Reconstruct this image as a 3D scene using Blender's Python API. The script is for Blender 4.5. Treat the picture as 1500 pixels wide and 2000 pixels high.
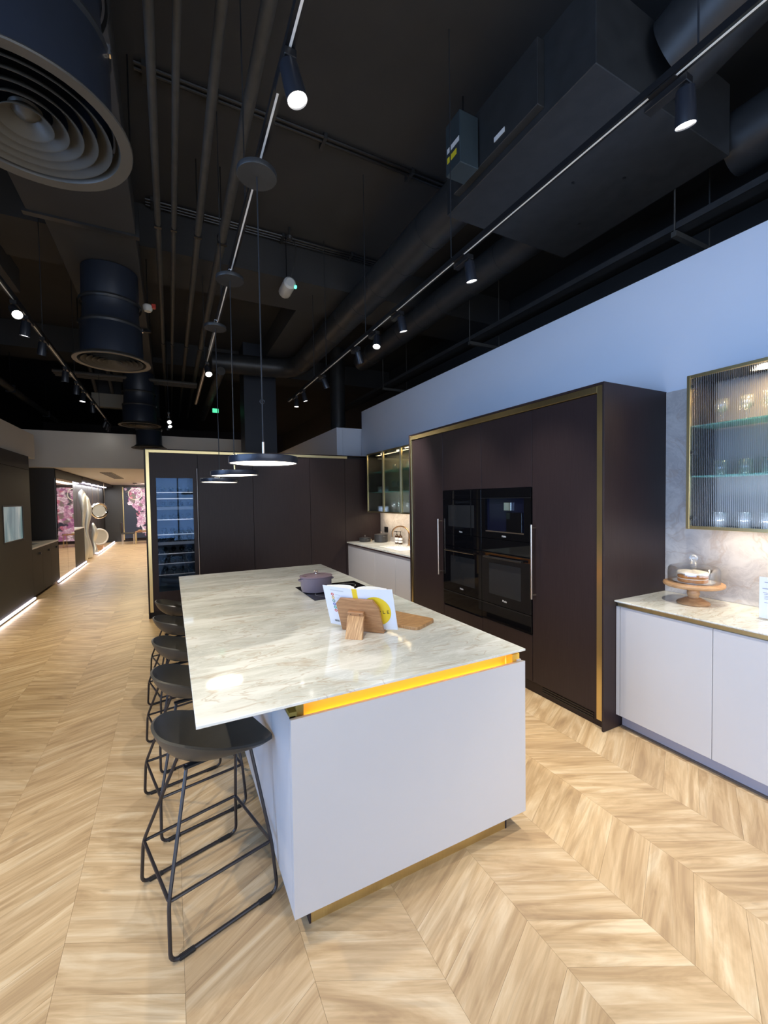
import bpy, bmesh, math, random
from mathutils import Vector, Matrix, Quaternion
for o in list(bpy.data.objects): bpy.data.objects.remove(o)
S = bpy.context.scene
C = S.collection
PI = math.pi
R = math.radians
random.seed(7)

# ------------------------------------------------------------ camera, world, exposure
F, YAW, PITCH, ROLL, CAMH = 818.17, 0.4716, -0.0316, -0.0147, 1.6577
fw = Vector((math.sin(YAW)*math.cos(PITCH), math.cos(YAW)*math.cos(PITCH), math.sin(PITCH)))
rt = Vector((math.cos(YAW), -math.sin(YAW), 0)); up = rt.cross(fw)
r2 = rt*math.cos(ROLL)+up*math.sin(ROLL); u2 = -rt*math.sin(ROLL)+up*math.cos(ROLL)
cd = bpy.data.cameras.new('camera'); cam = bpy.data.objects.new('camera', cd); C.objects.link(cam)
cam.matrix_world = Matrix(((r2.x, u2.x, -fw.x, 0), (r2.y, u2.y, -fw.y, 0), (r2.z, u2.z, -fw.z, CAMH), (0, 0, 0, 1)))
cd.sensor_fit = 'VERTICAL'; cd.sensor_height = 36.0; cd.lens = F*36.0/2000.0
cd.clip_start = 0.05; cd.clip_end = 100
S.camera = cam
w = bpy.data.worlds.new('world'); S.world = w; w.use_nodes = True
w.node_tree.nodes['Background'].inputs[0].default_value = (0.55, 0.7, 1.0, 1)
w.node_tree.nodes['Background'].inputs[1].default_value = 1.0
S.view_settings.view_transform = 'Standard'; S.view_settings.look = 'None'
S.view_settings.exposure = 0.85; S.view_settings.gamma = 1.0; S.view_settings.use_curve_mapping = False

def light(name, kind, loc, power, color=(1, 1, 1), direction=None, **kw):
    l = bpy.data.lights.new(name, kind); l.energy = power; l.color = color
    for k, v in kw.items(): setattr(l, k, v)
    o = bpy.data.objects.new(name, l); C.objects.link(o); o.location = loc
    if direction: o.rotation_mode = 'QUATERNION'; o.rotation_quaternion = Vector((0, 0, -1)).rotation_difference(Vector(direction).normalized())
    return o
# daylight through the shop window behind the camera
light('window_daylight', 'AREA', (1.2, -4.25, 1.8), 92, (0.96, 0.96, 0.94), (0.05, 1, -0.05), shape='RECTANGLE', size=5.6, size_y=2.9)
# blue light added to tint the right wall, from an unseen left side window
light('added_skylight', 'AREA', (-3.25, -.5, 1.8), 225, (0.42, 0.63, 1.0), (1, 0, 0), shape='RECTANGLE', size=2.9, size_y=6.3)

# ------------------------------------------------------------ materials
def mat(name, col=(.5, .5, .5), rough=.5, metal=0, emit=None, estr=0, **kw):
    m = bpy.data.materials.new(name); m.use_nodes = True
    b = m.node_tree.nodes['Principled BSDF']
    b.inputs['Base Color'].default_value = (*col, 1); b.inputs['Roughness'].default_value = rough; b.inputs['Metallic'].default_value = metal
    if emit: b.inputs['Emission Color'].default_value = (*emit, 1); b.inputs['Emission Strength'].default_value = estr
    for k, v in kw.items(): b.inputs[k].default_value = v
    m.diffuse_color = (*col, 1)
    return m
class NT:
    def __init__(s, m): s.t = m.node_tree; s.b = s.t.nodes.get('Principled BSDF')
    def n(s, typ, ins=None, **kw):
        x = s.t.nodes.new(typ)
        for k, v in kw.items(): setattr(x, k, v)
        for k, v in (ins or {}).items():
            if isinstance(v, bpy.types.NodeSocket): s.t.links.new(v, x.inputs[k])
            else: x.inputs[k].default_value = v
        return x
    def link(s, a, b): s.t.links.new(a, b)
    def coords(s, scale=(1, 1, 1), rot=(0, 0, 0), kind='Object', loc=(0, 0, 0)):
        tc = s.n('ShaderNodeTexCoord')
        return s.n('ShaderNodeMapping', {'Vector': tc.outputs[kind], 'Scale': scale, 'Rotation': rot, 'Location': loc}).outputs[0]
    def noise(s, vec, scale, detail=4, rough=.5, dist=0):
        return s.n('ShaderNodeTexNoise', {'Vector': vec, 'Scale': scale, 'Detail': detail, 'Roughness': rough, 'Distortion': dist}).outputs['Fac']
    def ramp(s, fac, stops, interp='LINEAR'):
        r = s.n('ShaderNodeValToRGB', {'Fac': fac}); cr = r.color_ramp; cr.interpolation = interp
        while len(cr.elements) < len(stops): cr.elements.new(.5)
        for e, (p, c) in zip(cr.elements, stops): e.position = p; e.color = (*c, 1) if len(c) == 3 else c
        return r.outputs['Color']
    def mix(s, fac, a, b, mode='MIX'):
        x = s.n('ShaderNodeMix', data_type='RGBA', blend_type=mode)
        for i, v in ((0, fac), (6, a), (7, b)):
            if isinstance(v, bpy.types.NodeSocket): s.link(v, x.inputs[i])
            elif i == 0: x.inputs[0].default_value = v
            else: x.inputs[i].default_value = (*v, 1)
        return x.outputs[2]
    def bump(s, h, strength=.2, dist=.002):
        o = s.n('ShaderNodeBump', {'Height': h, 'Strength': strength, 'Distance': dist}).outputs[0]
        s.link(o, s.b.inputs['Normal'])
    def col(s, c): s.link(c, s.b.inputs['Base Color'])

def grainy(m, a, b, scale, nscale=6, bump=0, rough_var=0):
    t = NT(m); v = t.coords(scale); f = t.noise(v, nscale, 5, .6)
    t.col(t.ramp(f, [(.3, a), (.7, b)]))
    if bump: t.bump(f, bump)
    return m
# floor planks
M_plank = mat('oak_plank', rough=.42)
t = NT(M_plank)
uv = t.n('ShaderNodeUVMap').outputs[0]
rnd = t.n('ShaderNodeMath', {0: t.n('ShaderNodeObjectInfo').outputs['Random'], 1: t.n('ShaderNodeAttribute', attribute_name='rnd').outputs['Fac']}, operation='ADD').outputs[0]
off = t.n('ShaderNodeCombineXYZ', {0: t.n('ShaderNodeMath', {0: rnd, 1: 37.0}, operation='MULTIPLY').outputs[0], 1: t.n('ShaderNodeMath', {0: rnd, 1: 91.0}, operation='MULTIPLY').outputs[0]}).outputs[0]
pv = t.n('ShaderNodeVectorMath', {0: uv, 1: off}, operation='ADD').outputs[0]
v1 = t.n('ShaderNodeMapping', {'Vector': pv, 'Scale': (1.4, 9.5, 1)}).outputs[0]
v2 = t.n('ShaderNodeMapping', {'Vector': pv, 'Scale': (2.4, 40, 1)}).outputs[0]
v3 = t.n('ShaderNodeMapping', {'Vector': pv, 'Scale': (5, 13, 1)}).outputs[0]
n1 = t.noise(v1, 1.0, 5, .6, 1.6); n2 = t.noise(v2, 1.0, 3, .6, .4); n3 = t.noise(v3, 1.0, 2, .5, .5)
n1 = t.n('ShaderNodeMath', {0: n1, 1: t.n('ShaderNodeMath', {0: t.noise(t.n('ShaderNodeMapping', {'Vector': pv, 'Scale': (2.2, 95, 1)}).outputs[0], 1.0, 2, .5, .3), 1: .16}, operation='MULTIPLY').outputs[0]}, operation='ADD').outputs[0]
n1 = t.n('ShaderNodeMath', {0: n1, 1: .08}, operation='SUBTRACT').outputs[0]
c1 = t.ramp(n1, [(.28, (.40, .26, .14)), (.42, (.56, .38, .205)), (.54, (.69, .495, .285)), (.68, (.83, .655, .43))])
c2 = t.mix(t.n('ShaderNodeMath', {0: t.ramp(n2, [(.30, (1, 1, 1)), (.50, (0, 0, 0))]), 1: .38}, operation='MULTIPLY').outputs[0], c1, (.36, .235, .125))
k = t.ramp(n3, [(.70, (0, 0, 0)), (.80, (1, 1, 1))])
c3 = t.mix(t.n('ShaderNodeMath', {0: k, 1: .5}, operation='MULTIPLY').outputs[0], c2, (.22, .135, .075))
br = t.n('ShaderNodeMath', {0: t.n('ShaderNodeMath', {0: rnd, 1: 13.7}, operation='MULTIPLY').outputs[0]}, operation='FRACT').outputs[0]
c4 = t.mix(t.n('ShaderNodeMapRange', {'Value': br, 'To Min': 0.0, 'To Max': .28}).outputs[0], c3, (.40, .27, .16))
t.col(c4); t.bump(n2, .06, .001)
t.b.inputs['Specular IOR Level'].default_value = .45
# marbles
def marble(name, base, light_, dark, vein, rough, stretch=(1.2, 4.5, 3.0), kind='Object'):
    m = mat(name, base, rough); t = NT(m)
    v = t.coords(stretch, (0, 0, R(-14)), kind)
    warp = t.n('ShaderNodeVectorMath', {0: v, 1: t.n('ShaderNodeVectorMath', {0: t.n('ShaderNodeTexNoise', {'Vector': v, 'Scale': 1.3, 'Detail': 3}).outputs['Color'], 1: (.9, .9, .9)}, operation='MULTIPLY').outputs[0]}, operation='ADD').outputs[0]
    a = t.noise(warp, 1.5, 6, .62, .8); b2 = t.noise(warp, 4.0, 5, .65, 1.2)
    c = t.ramp(a, [(.32, dark), (.48, base), (.62, light_)])
    wv = t.n('ShaderNodeMath', {0: t.n('ShaderNodeMath', {0: b2, 1: .5}, operation='SUBTRACT').outputs[0]}, operation='ABSOLUTE').outputs[0]
    c = t.mix(t.n('ShaderNodeMath', {0: t.ramp(wv, [(0, (1, 1, 1)), (.035, (0, 0, 0))]), 1: .55}, operation='MULTIPLY').outputs[0], c, light_)
    d = t.noise(warp, .9, 4, .6, 1.5)
    wd = t.n('ShaderNodeMath', {0: t.n('ShaderNodeMath', {0: d, 1: .46}, operation='SUBTRACT').outputs[0]}, operation='ABSOLUTE').outputs[0]
    c = t.mix(t.n('ShaderNodeMath', {0: t.ramp(wd, [(0, (1, 1, 1)), (.018, (0, 0, 0))]), 1: .5}, operation='MULTIPLY').outputs[0], c, vein)
    t.col(c); return m
M_counter = marble('counter_quartzite', (.67, .67, .60), (.83, .83, .77), (.57, .575, .52), (.45, .33, .21), .06)
M_splash = marble('backsplash_quartzite', (.50, .475, .46), (.64, .61, .58), (.42, .39, .385), (.45, .36, .30), .16, (3.5, 1.7, 1.9))
M_lav = grainy(mat('matt_lavender_lacquer', rough=.42), (.555, .545, .55), (.57, .56, .565), (1, 1, 1), 2)
M_lavkick = mat('lavender_plinth', (.36, .36, .43), .4)
M_dark = grainy(mat('dark_stained_oak', rough=.44, **{'Specular IOR Level': .32}), (.024, .0145, .0150), (.033, .0210, .0215), (30, 30, 1.2), 5, .05)
M_dark2 = mat('dark_carcass', (.012, .010, .010), .6)
M_brass = grainy(mat('brushed_brass', rough=.28, metal=1), (.74, .585, .28), (.80, .64, .33), (40, 40, 1), 8)
M_gold = mat('gold_channel_lacquer', (.80, .47, .06), .45)
M_bglass = mat('black_appliance_glass', (.004, .004, .005), .03, **{'Specular IOR Level': .55})
M_bglass2 = mat('oven_window_glass', (.022, .023, .024), .06)
M_bmetal = mat('black_steel', (.012, .012, .013), .3)
M_steel = mat('brushed_nickel', (.60, .51, .42), .30, 1)
M_chrome = mat('chrome', (.85, .86, .88), .06, 1)
M_silver = mat('polished_silver', (.80, .82, .80), .32, .55)
M_wallblue = grainy(mat('daylight_blue_wall_paint', rough=.6), (.74, .80, .90), (.76, .815, .91), (1, 1, 1), 3, .03)  # white paint with part of the daylight's blue put into its colour
M_grey = grainy(mat('warm_grey_wall_paint', rough=.6), (.66, .63, .565), (.68, .65, .585), (1, 1, 1), 3)
M_soffit = mat('soffit_paint', (.72, .70, .64), .6)
M_black = grainy(mat('black_ceiling_paint', rough=.75), (.032, .032, .0325), (.040, .040, .040), (1, 1, 1), 2, .1)
M_duct = grainy(mat('black_duct_wrap', rough=.42), (.022, .0235, .025), (.034, .0355, .037), (1, 1, 1), 9, .25)
M_pipe = grainy(mat('black_pipe_lagging', rough=.6), (.044, .042, .037), (.062, .059, .053), (1, 1, 1), 14, .2)
M_track = mat('track_black', (.010, .010, .011), .35)
M_slot = mat('track_highlight', (.80, .78, .72), .4)  # pale colour stands in for the bright reflection along the rail slot
M_spot = mat('spotlight_black', (.016, .018, .024), .32)
M_lens = mat('spotlight_lens', (.9, .9, .9), .3, emit=(1, .97, .93), estr=6)
M_lensrefl = mat('spot_reflector', (.7, .7, .72), .15, 1)
M_diff = grainy(mat('diffuser_beige_enamel', rough=.45), (.052, .047, .037), (.062, .056, .045), (1, 1, 1), 8)
M_plastic = grainy(mat('stool_black_shell', rough=.38), (.042, .039, .034), (.048, .045, .039), (1, 1, 1), 30)
M_rod = mat('stool_black_rod', (.022, .018, .020), .35)
M_foot = mat('stool_glide', (.010, .010, .011), .6)
M_pend = mat('pendant_blue_black', (.030, .034, .048), .3, .3)
M_pled = mat('pendant_opal', (.9, .88, .85), .5, emit=(1, .87, .70), estr=4)
M_cable = mat('cable_black', (.02, .022, .026), .5)
M_led = mat('led_strip_cool', (.9, .9, .9), .5, emit=(.88, .80, 1), estr=2.2)
M_ledw = mat('led_strip_warm', (.9, .9, .9), .5, emit=(1, .76, .42), estr=12)
M_leda = mat('led_strip_amber', (.9, .8, .5), .5, emit=(1, .56, .12), estr=7)
M_lamW = mat('cabinet_downlight', (.9, .9, .9), .5, emit=(1, .86, .70), estr=16)
M_lgrey = grainy(mat('taupe_lacquer', rough=.6, **{'Specular IOR Level': .25}), (.036, .036, .032), (.040, .040, .036), (1, 1, 1), 2)
M_ldark = mat('taupe_lacquer_dark', (.035, .034, .032), .45)
M_ltop = mat('white_solid_surface', (.78, .78, .78), .3)
M_mirror = mat('bronze_mirror', (.42, .40, .38), .03, 1)
M_screen = mat('display_screen', (.02, .03, .03), .2)
t = NT(M_screen); f = t.noise(t.coords((1, 2.2, .5)), 2.2, 3, .5, .6)
cc = t.ramp(f, [(.3, (.07, .12, .13)), (.5, (.14, .21, .21)), (.7, (.30, .34, .31))]); t.link(cc, t.b.inputs['Emission Color']); t.b.inputs['Emission Strength'].default_value = .55
M_mural = mat('flower_mural', (.02, .02, .03), .5)
t = NT(M_mural); v = t.coords((1, 1, 1))
wv = t.n('ShaderNodeVectorMath', {0: v, 1: t.n('ShaderNodeVectorMath', {0: t.n('ShaderNodeTexNoise', {'Vector': v, 'Scale': 4.0, 'Detail': 3}).outputs['Color'], 1: (.3, .3, .3)}, operation='MULTIPLY').outputs[0]}, operation='ADD').outputs[0]
vo = t.n('ShaderNodeTexVoronoi', {'Vector': wv, 'Scale': 6.5}); vo2 = t.n('ShaderNodeTexVoronoi', {'Vector': wv, 'Scale': 22.0})
sep = t.n('ShaderNodeSeparateXYZ', {0: vo.outputs['Color']})
pet = t.ramp(sep.outputs[0], [(0, (.34, .12, .26)), (.2, (.62, .36, .48)), (.42, (.80, .60, .68)), (.62, (.60, .17, .20)), (.74, (.14, .20, .10)), (.84, (.86, .74, .78))], 'CONSTANT')
pet = t.mix(t.ramp(vo2.outputs['Distance'], [(.1, (0, 0, 0)), (.6, (.75, .75, .75))]), pet, (.16, .05, .12))
sx = t.n('ShaderNodeSeparateXYZ', {0: v})
edge = t.n('ShaderNodeMath', {0: sx.outputs[0], 1: t.n('ShaderNodeMath', {0: sx.outputs[2], 1: .28}, operation='MULTIPLY').outputs[0]}, operation='ADD').outputs[0]
edge = t.n('ShaderNodeMath', {0: edge, 1: .02}, operation='MINIMUM').outputs[0]
msk = t.n('ShaderNodeMath', {0: edge, 1: t.n('ShaderNodeMath', {0: t.noise(v, 2.4, 4, .6), 1: 1.6}, operation='MULTIPLY').outputs[0]}, operation='ADD').outputs[0]
fc = t.ramp(msk, [(.68, (0, 0, 0)), (.73, (1, 1, 1))])
mc = t.mix(fc, (.016, .020, .034), pet)
t.col(mc); t.link(mc, t.b.inputs['Emission Color']); t.b.inputs['Emission Strength'].default_value = .45  # print given its own glow to brighten it, though it is no lamp
M_pot = mat('mauve_enamel', (.235, .19, .225), .12)
M_potlid = mat('mauve_enamel_lid', (.29, .215, .245), .10)
M_pan = mat('dark_grey_cookware', (.035, .035, .037), .4)
def woodmat(name, a, b, scale, rough=.42):
    m = mat(name, a, rough); t = NT(m); v = t.coords(scale); f = t.noise(v, 3.0, 5, .6, .8)
    t.col(t.ramp(f, [(.32, a), (.52, tuple((x+y)/2 for x, y in zip(a, b))), (.68, b)])); return m
M_acacia = woodmat('acacia_wood', (.30, .135, .055), (.50, .26, .115), (3, 26, 26))
M_acacia2 = woodmat('acacia_leg_wood', (.33, .16, .07), (.68, .42, .20), (38, 3, 3))
M_board = woodmat('chopping_board_wood', (.34, .17, .065), (.60, .34, .14), (5, 34, 8))
M_standw = woodmat('cake_stand_wood', (.40, .215, .10), (.60, .36, .18), (6, 6, 30))
M_paper = mat('book_cover_white', (.72, .73, .78), .45)
M_pages = mat('book_pages', (.78, .77, .73), .7)
M_yel = mat('book_yellow', (.80, .55, .02), .45)
M_ink = mat('black_ink', (.015, .015, .015), .5)
M_inkg = mat('grey_ink', (.50, .51, .52), .5)
M_sponge = grainy(mat('cake_sponge', rough=.8), (.36, .135, .035), (.52, .24, .075), (1, 1, 1), 60, .5)
M_cream = grainy(mat('cake_cream', rough=.6), (.78, .70, .58), (.84, .77, .66), (1, 1, 1), 50, .4)
M_china = mat('white_china', (.78, .78, .78), .15)
M_copper = mat('copper_tap', (.52, .33, .19), .25, 1)
M_label = mat('white_label', (.8, .8, .78), .5)
M_ylabel = mat('yellow_label', (.75, .62, .03), .5)
M_amberb = mat('amber_bottle', (.05, .022, .010), .1)
M_sock = mat('black_socket_plate', (.01, .01, .01), .3)
M_bottle = mat('wine_bottle_glass', (.012, .018, .016), .06)
M_foil = mat('bottle_foil', (.16, .03, .04), .3, .5)
M_shelfw = mat('beech_shelf_front', (.46, .44, .40), .4)
M_red = mat('red_plastic', (.5, .05, .03), .4)
M_offwhite = mat('offwhite_plastic', (.62, .62, .58), .4)
M_green = mat('green_led', (.05, .5, .3), .4, emit=(.1, .9, .5), estr=1.6)
M_exit = mat('exit_sign_green', (.02, .3, .15), .4, emit=(.1, .8, .4), estr=.7)
M_beige = mat('beige_casing', (.20, .19, .155), .5)
M_cork = mat('cork', (.5, .38, .25), .8)
def clear(name, tint=(1, 1, 1), gloss=.06, refl=.9, rough=.02, body=0, bodycol=(.5, .5, .5), top=.85):
    m = bpy.data.materials.new(name); m.use_nodes = True; t = NT(m); t.t.nodes.remove(t.b)
    tr = t.n('ShaderNodeBsdfTransparent', {'Color': (*tint, 1)}); gl = t.n('ShaderNodeBsdfGlossy', {'Color': (*(refl if isinstance(refl, tuple) else (refl,)*3), 1), 'Roughness': rough})
    lw = t.n('ShaderNodeLayerWeight', {'Blend': .35})
    fac = t.n('ShaderNodeMapRange', {'Value': lw.outputs['Fresnel'], 'To Min': gloss*.5, 'To Max': top}).outputs[0]
    mx = t.n('ShaderNodeMixShader', {0: fac, 1: tr.outputs[0], 2: gl.outputs[0]})
    if body:
        df = t.n('ShaderNodeBsdfDiffuse', {'Color': (*bodycol, 1)})
        mx = t.n('ShaderNodeMixShader', {0: body, 1: mx.outputs[0], 2: df.outputs[0]})
    t.link(mx.outputs[0], t.t.nodes['Material Output'].inputs[0]); return m
M_glass = clear('clear_glass', (.97, .975, .98), .08, top=.55)
M_gware = clear('glassware', (.95, .97, .98), .16, 1.0, .03, .10, (.75, .80, .88))
M_shelfg = clear('glass_shelf', (.80, .93, .90), .15, .9, .02, .35, (.25, .62, .58))
M_smoke = clear('smoked_bronze_glass', (.74, .73, .67), .08, .8)
M_cool = clear('wine_cooler_glass', (.86, .90, .95), 0.0, (.22, .40, .70))  # blue of the window's reflection put into the gloss colour
M_winp = clear('window_pane', (.95, .97, 1), .08)
M_blue = mat('pale_blue_mug', (.35, .42, .60), .4)
# reeded glass: real flutes that refract
M_reed = bpy.data.materials.new('reeded_glass'); M_reed.use_nodes = True; t = NT(M_reed); t.t.nodes.remove(t.b)
rf = t.n('ShaderNodeBsdfRefraction', {'Color': (.90, .91, .92, 1), 'Roughness': 0.0, 'IOR': 1.16}); gl = t.n('ShaderNodeBsdfGlossy', {'Color': (.92, .95, 1, 1), 'Roughness': .22}); tr = t.n('ShaderNodeBsdfTransparent', {'Color': (.90, .91, .92, 1)})
m1 = t.n('ShaderNodeMixShader', {0: .3, 1: rf.outputs[0], 2: tr.outputs[0]})
fcg = t.n('ShaderNodeMapRange', {'Value': t.n('ShaderNodeLayerWeight', {'Blend': .5}).outputs['Facing'], 'From Min': .35, 'From Max': .62, 'To Min': .01, 'To Max': .95}).outputs[0]
gl = t.n('ShaderNodeMixShader', {0: .55, 1: gl.outputs[0], 2: t.n('ShaderNodeBsdfDiffuse', {'Color': (.80, .85, .95, 1)}).outputs[0]})
m2 = t.n('ShaderNodeMixShader', {0: fcg, 1: m1.outputs[0], 2: gl.outputs[0]}); t.link(m2.outputs[0], t.t.nodes['Material Output'].inputs[0])

# ------------------------------------------------------------ geometry helpers
def box(bm, x0, x1, y0, y1, z0, z1, bev=0, seg=1):
    x0, x1 = min(x0, x1), max(x0, x1); y0, y1 = min(y0, y1), max(y0, y1); z0, z1 = min(z0, z1), max(z0, z1)
    v = [bm.verts.new(p) for p in ((x0, y0, z0), (x1, y0, z0), (x1, y1, z0), (x0, y1, z0), (x0, y0, z1), (x1, y0, z1), (x1, y1, z1), (x0, y1, z1))]
    f = [bm.faces.new([v[i] for i in q]) for q in ((3, 2, 1, 0), (4, 5, 6, 7), (0, 1, 5, 4), (1, 2, 6, 5), (2, 3, 7, 6), (3, 0, 4, 7))]
    if bev:
        es = list({e for a in f for e in a.edges})
        bmesh.ops.bevel(bm, geom=es, offset=bev, segments=seg, affect='EDGES', profile=.5)
    return bm
def B(*a, **k): return box(bmesh.new(), *a, **k)
def hull8(bm, pts):
    v = [bm.verts.new(p) for p in pts]
    for q in ((3, 2, 1, 0), (4, 5, 6, 7), (0, 1, 5, 4), (1, 2, 6, 5), (2, 3, 7, 6), (3, 0, 4, 7)): bm.faces.new([v[i] for i in q])
    bmesh.ops.recalc_face_normals(bm, faces=bm.faces[:]); return bm
def frame_of(d):
    d = d.normalized(); a = Vector((0, 0, 1)) if abs(d.z) < .95 else Vector((1, 0, 0))
    x = a.cross(d).normalized(); return x, d.cross(x)
def rings(bm, rs, close=False, cap=True):
    vs = [[bm.verts.new(p) for p in r] for r in rs]; n = len(rs[0])
    m = len(vs)
    for i in range(m if close else m-1):
        a, b = vs[i], vs[(i+1) % m]
        for j in range(n): bm.faces.new((a[j], a[(j+1) % n], b[(j+1) % n], b[j]))
    if cap and not close: bm.faces.new(vs[0][::-1]); bm.faces.new(vs[-1])
    bmesh.ops.recalc_face_normals(bm, faces=bm.faces[:]); return bm
def cyl(bm, p0, p1, r0, r1=None, n=16, cap=True):
    p0, p1 = Vector(p0), Vector(p1); r1 = r0 if r1 is None else r1; x, y = frame_of(p1-p0)
    b2 = bmesh.new()
    rings(b2, [[p+x*(r*math.cos(2*PI*i/n))+y*(r*math.sin(2*PI*i/n)) for i in range(n)] for p, r in ((p0, r0), (p1, r1))], cap=cap)
    merge(bm, b2); return bm
def merge(bm, b2):
    me = bpy.data.meshes.new('tmp'); b2.to_mesh(me); b2.free(); bm.from_mesh(me); bpy.data.meshes.remove(me)
def fillet(pts, r, n=4, closed=False):
    P = [Vector(p) for p in pts]; out = []
    m = len(P)
    for i in range(m):
        if not closed and i in (0, m-1): out.append(P[i]); continue
        a, b, c = P[i-1], P[i], P[(i+1) % m]
        d1, d2 = (a-b), (c-b); rr = min(r, d1.length*.45, d2.length*.45)
        s, e = b+d1.normalized()*rr, b+d2.normalized()*rr
        for k in range(n+1):
            tt = k/n; out.append(s*(1-tt)**2+b*2*tt*(1-tt)+e*tt*tt)
    return out
def tube(bm, pts, r, n=8, closed=False):
    P = [Vector(p) for p in pts]; m = len(P); rs = []; px = None
    for i in range(m):
        d = (P[(i+1) % m]-P[i-1]) if closed or 0 < i < m-1 else (P[1]-P[0] if i == 0 else P[-1]-P[-2])
        d.normalize()
        if px is None: px, py = frame_of(d)
        else:
            px = (px-d*px.dot(d)).normalized(); py = d.cross(px)
        rs.append([P[i]+px*(r*math.cos(2*PI*k/n))+py*(r*math.sin(2*PI*k/n)) for k in range(n)])
    b2 = bmesh.new(); rings(b2, rs, close=closed); merge(bm, b2); return bm
def lathe(bm, prof, n=24, c=(0, 0, 0), sx=1, sy=1):
    closed = prof[0][0] > .001 and prof[-1][0] > .001      # a profile that never meets the axis is a closed band
    rs = [[(c[0]+max(r, 1e-4)*math.cos(2*PI*i/n)*sx, c[1]+max(r, 1e-4)*math.sin(2*PI*i/n)*sy, c[2]+z) for i in range(n)] for r, z in prof]
    b2 = bmesh.new(); rings(b2, rs, close=closed, cap=False); merge(bm, b2); return bm
def prism(bm, pts, fn, d0, d1):
    b2 = bmesh.new(); rings(b2, [[fn(x, y, d0) for x, y in pts], [fn(x, y, d1) for x, y in pts]]); merge(bm, b2); return bm
ROOT = {}
def obj(name, bm, m, parent=None, smooth=True, label=None):
    root = parent
    while root is not None and root.parent: root = root.parent
    if root is not None and not ROOT.get(root, False):
        bmesh.ops.translate(bm, verts=bm.verts[:], vec=-root.location)
    me = bpy.data.meshes.new(name); bm.to_mesh(me); bm.free(); me.materials.append(m)
    if smooth and len(me.polygons):
        me.polygons.foreach_set('use_smooth', [True]*len(me.polygons)); me.set_sharp_from_angle(angle=R(35))
    o = bpy.data.objects.new(name, me); C.objects.link(o); o.parent = parent
    if label: o['label'] = label
    return o
def pieces(name, bms, m, parent):
    for b in bms: obj(name, b, m, parent)
def NB(f, *a, **k):
    b = bmesh.new(); f(b, *a, **k); return b
def tag(o, label, cat, group=None):
    o['label'] = label; o['category'] = cat
    if group: o['group'] = group
    return o
def thing(name, label, cat, loc=(0, 0, 0), rz=0, group=None, local=False):
    o = bpy.data.objects.new(name, None); C.objects.link(o); o.location = loc; o.rotation_euler = (0, 0, rz); o.empty_display_size = .1
    ROOT[o] = local; return tag(o, label, cat, group)
def struct(name, bm, m, parent=None, smooth=False):
    o = obj(name, bm, m, parent, smooth)
    if parent is None: o['kind'] = 'structure'
    return o
def dup(root, loc, rz=None, label=None, group=None):
    r = root.copy(); C.objects.link(r); r.location = loc; ROOT[r] = True
    if rz is not None: r.rotation_euler = (0, 0, rz)
    if label: r['label'] = label
    if group: r['group'] = group
    for ch in root.children:
        c = ch.copy(); C.objects.link(c); c.parent = r
        for g in ch.children:
            d = g.copy(); C.objects.link(d); d.parent = c
    return r
def text(name, s, size, mw, m, parent=None, align='CENTER', ext=.0004):
    cu = bpy.data.curves.new(name, 'FONT'); cu.body = s; cu.size = size; cu.align_x = align; cu.align_y = 'CENTER'; cu.extrude = ext
    o = bpy.data.objects.new(name, cu); C.objects.link(o)
    dg = bpy.context.evaluated_depsgraph_get(); me = bpy.data.meshes.new_from_object(o.evaluated_get(dg)); bpy.data.objects.remove(o)
    me.name = name; me.materials.clear(); me.materials.append(m); me.transform(mw)
    o = bpy.data.objects.new(name, me); C.objects.link(o)
    if parent is not None:
        root = parent
        while root.parent: root = root.parent
        if not ROOT.get(root): me.transform(Matrix.Translation(-root.location))
        o.parent = parent
    return o
ORD = ['first', 'second', 'third', 'fourth', 'fifth', 'sixth', 'seventh', 'eighth', 'ninth', 'tenth', 'eleventh', 'twelfth', 'thirteenth', 'fourteenth', 'fifteenth']

# ------------------------------------------------------------ setting: floor
XL, XW, YB, YF = -2.13, 3.39, -4.0, 21.0
floor = struct('floor', B(-4.5, 5.2, YB-.2, YF+.6, -.10, -.0125), mat('floor_screed', (.12, .085, .05), .8))
PW, PP, SL = .40, .187, .204
fr_r, fr_u, fr_f = r2, u2, fw
def project(p):
    d = Vector(p)-Vector((0, 0, CAMH)); z = d.dot(fr_f)
    if z < .05: return None
    return 750+F*d.dot(fr_r)/z, 1000-F*d.dot(fr_u)/z, z
planks = []
for kx in range(-8, 9):
    x0 = kx*PW; x1 = min(x0+PW, 3.39); sgn = -1 if kx % 2 else 1      # x in [1.2,1.6] falls, [0.8,1.2] rises
    j0 = int((YB-1)/PP)
    for j in range(j0, int((YF+1)/PP)):
        ya = .984+j*PP if sgn < 0 else .984-SL+j*PP
        cy = ya+sgn*SL/2+PP/2
        if cy < YB+.25 or cy > YF-.1: continue
        planks.append((x0, x1, ya, sgn, cy))
def plank_pts(x0, x1, ya, sgn):
    g = .0004; s = sgn*SL/PW*(x1-x0)
    return [(x0+g, ya+g), (x1-g, ya+s+g), (x1-g, ya+s+PP-g), (x0+g, ya+PP-g)]
def fill_plank(bm, uvl, pts, x0, ya, sgn, ox, oy, rl=None, rv=0):
    L = math.hypot(PW, SL); ux, uy = PW/L, sgn*SL/L
    top = [bm.verts.new((x-ox, y-oy, 0)) for x, y in pts]; bot = [bm.verts.new((x-ox, y-oy, -.012)) for x, y in pts]
    fs = [bm.faces.new(top)]
    for i in range(4): fs.append(bm.faces.new((top[i], bot[i], bot[(i+1) % 4], top[(i+1) % 4])))
    for f in fs:
        for lp in f.loops:
            X, Y = lp.vert.co.x+ox-x0, lp.vert.co.y+oy-ya
            lp[uvl].uv = (X*ux+Y*uy, -X*uy+Y*ux)
        if rl is not None: f[rl] = rv
cand = []
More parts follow.
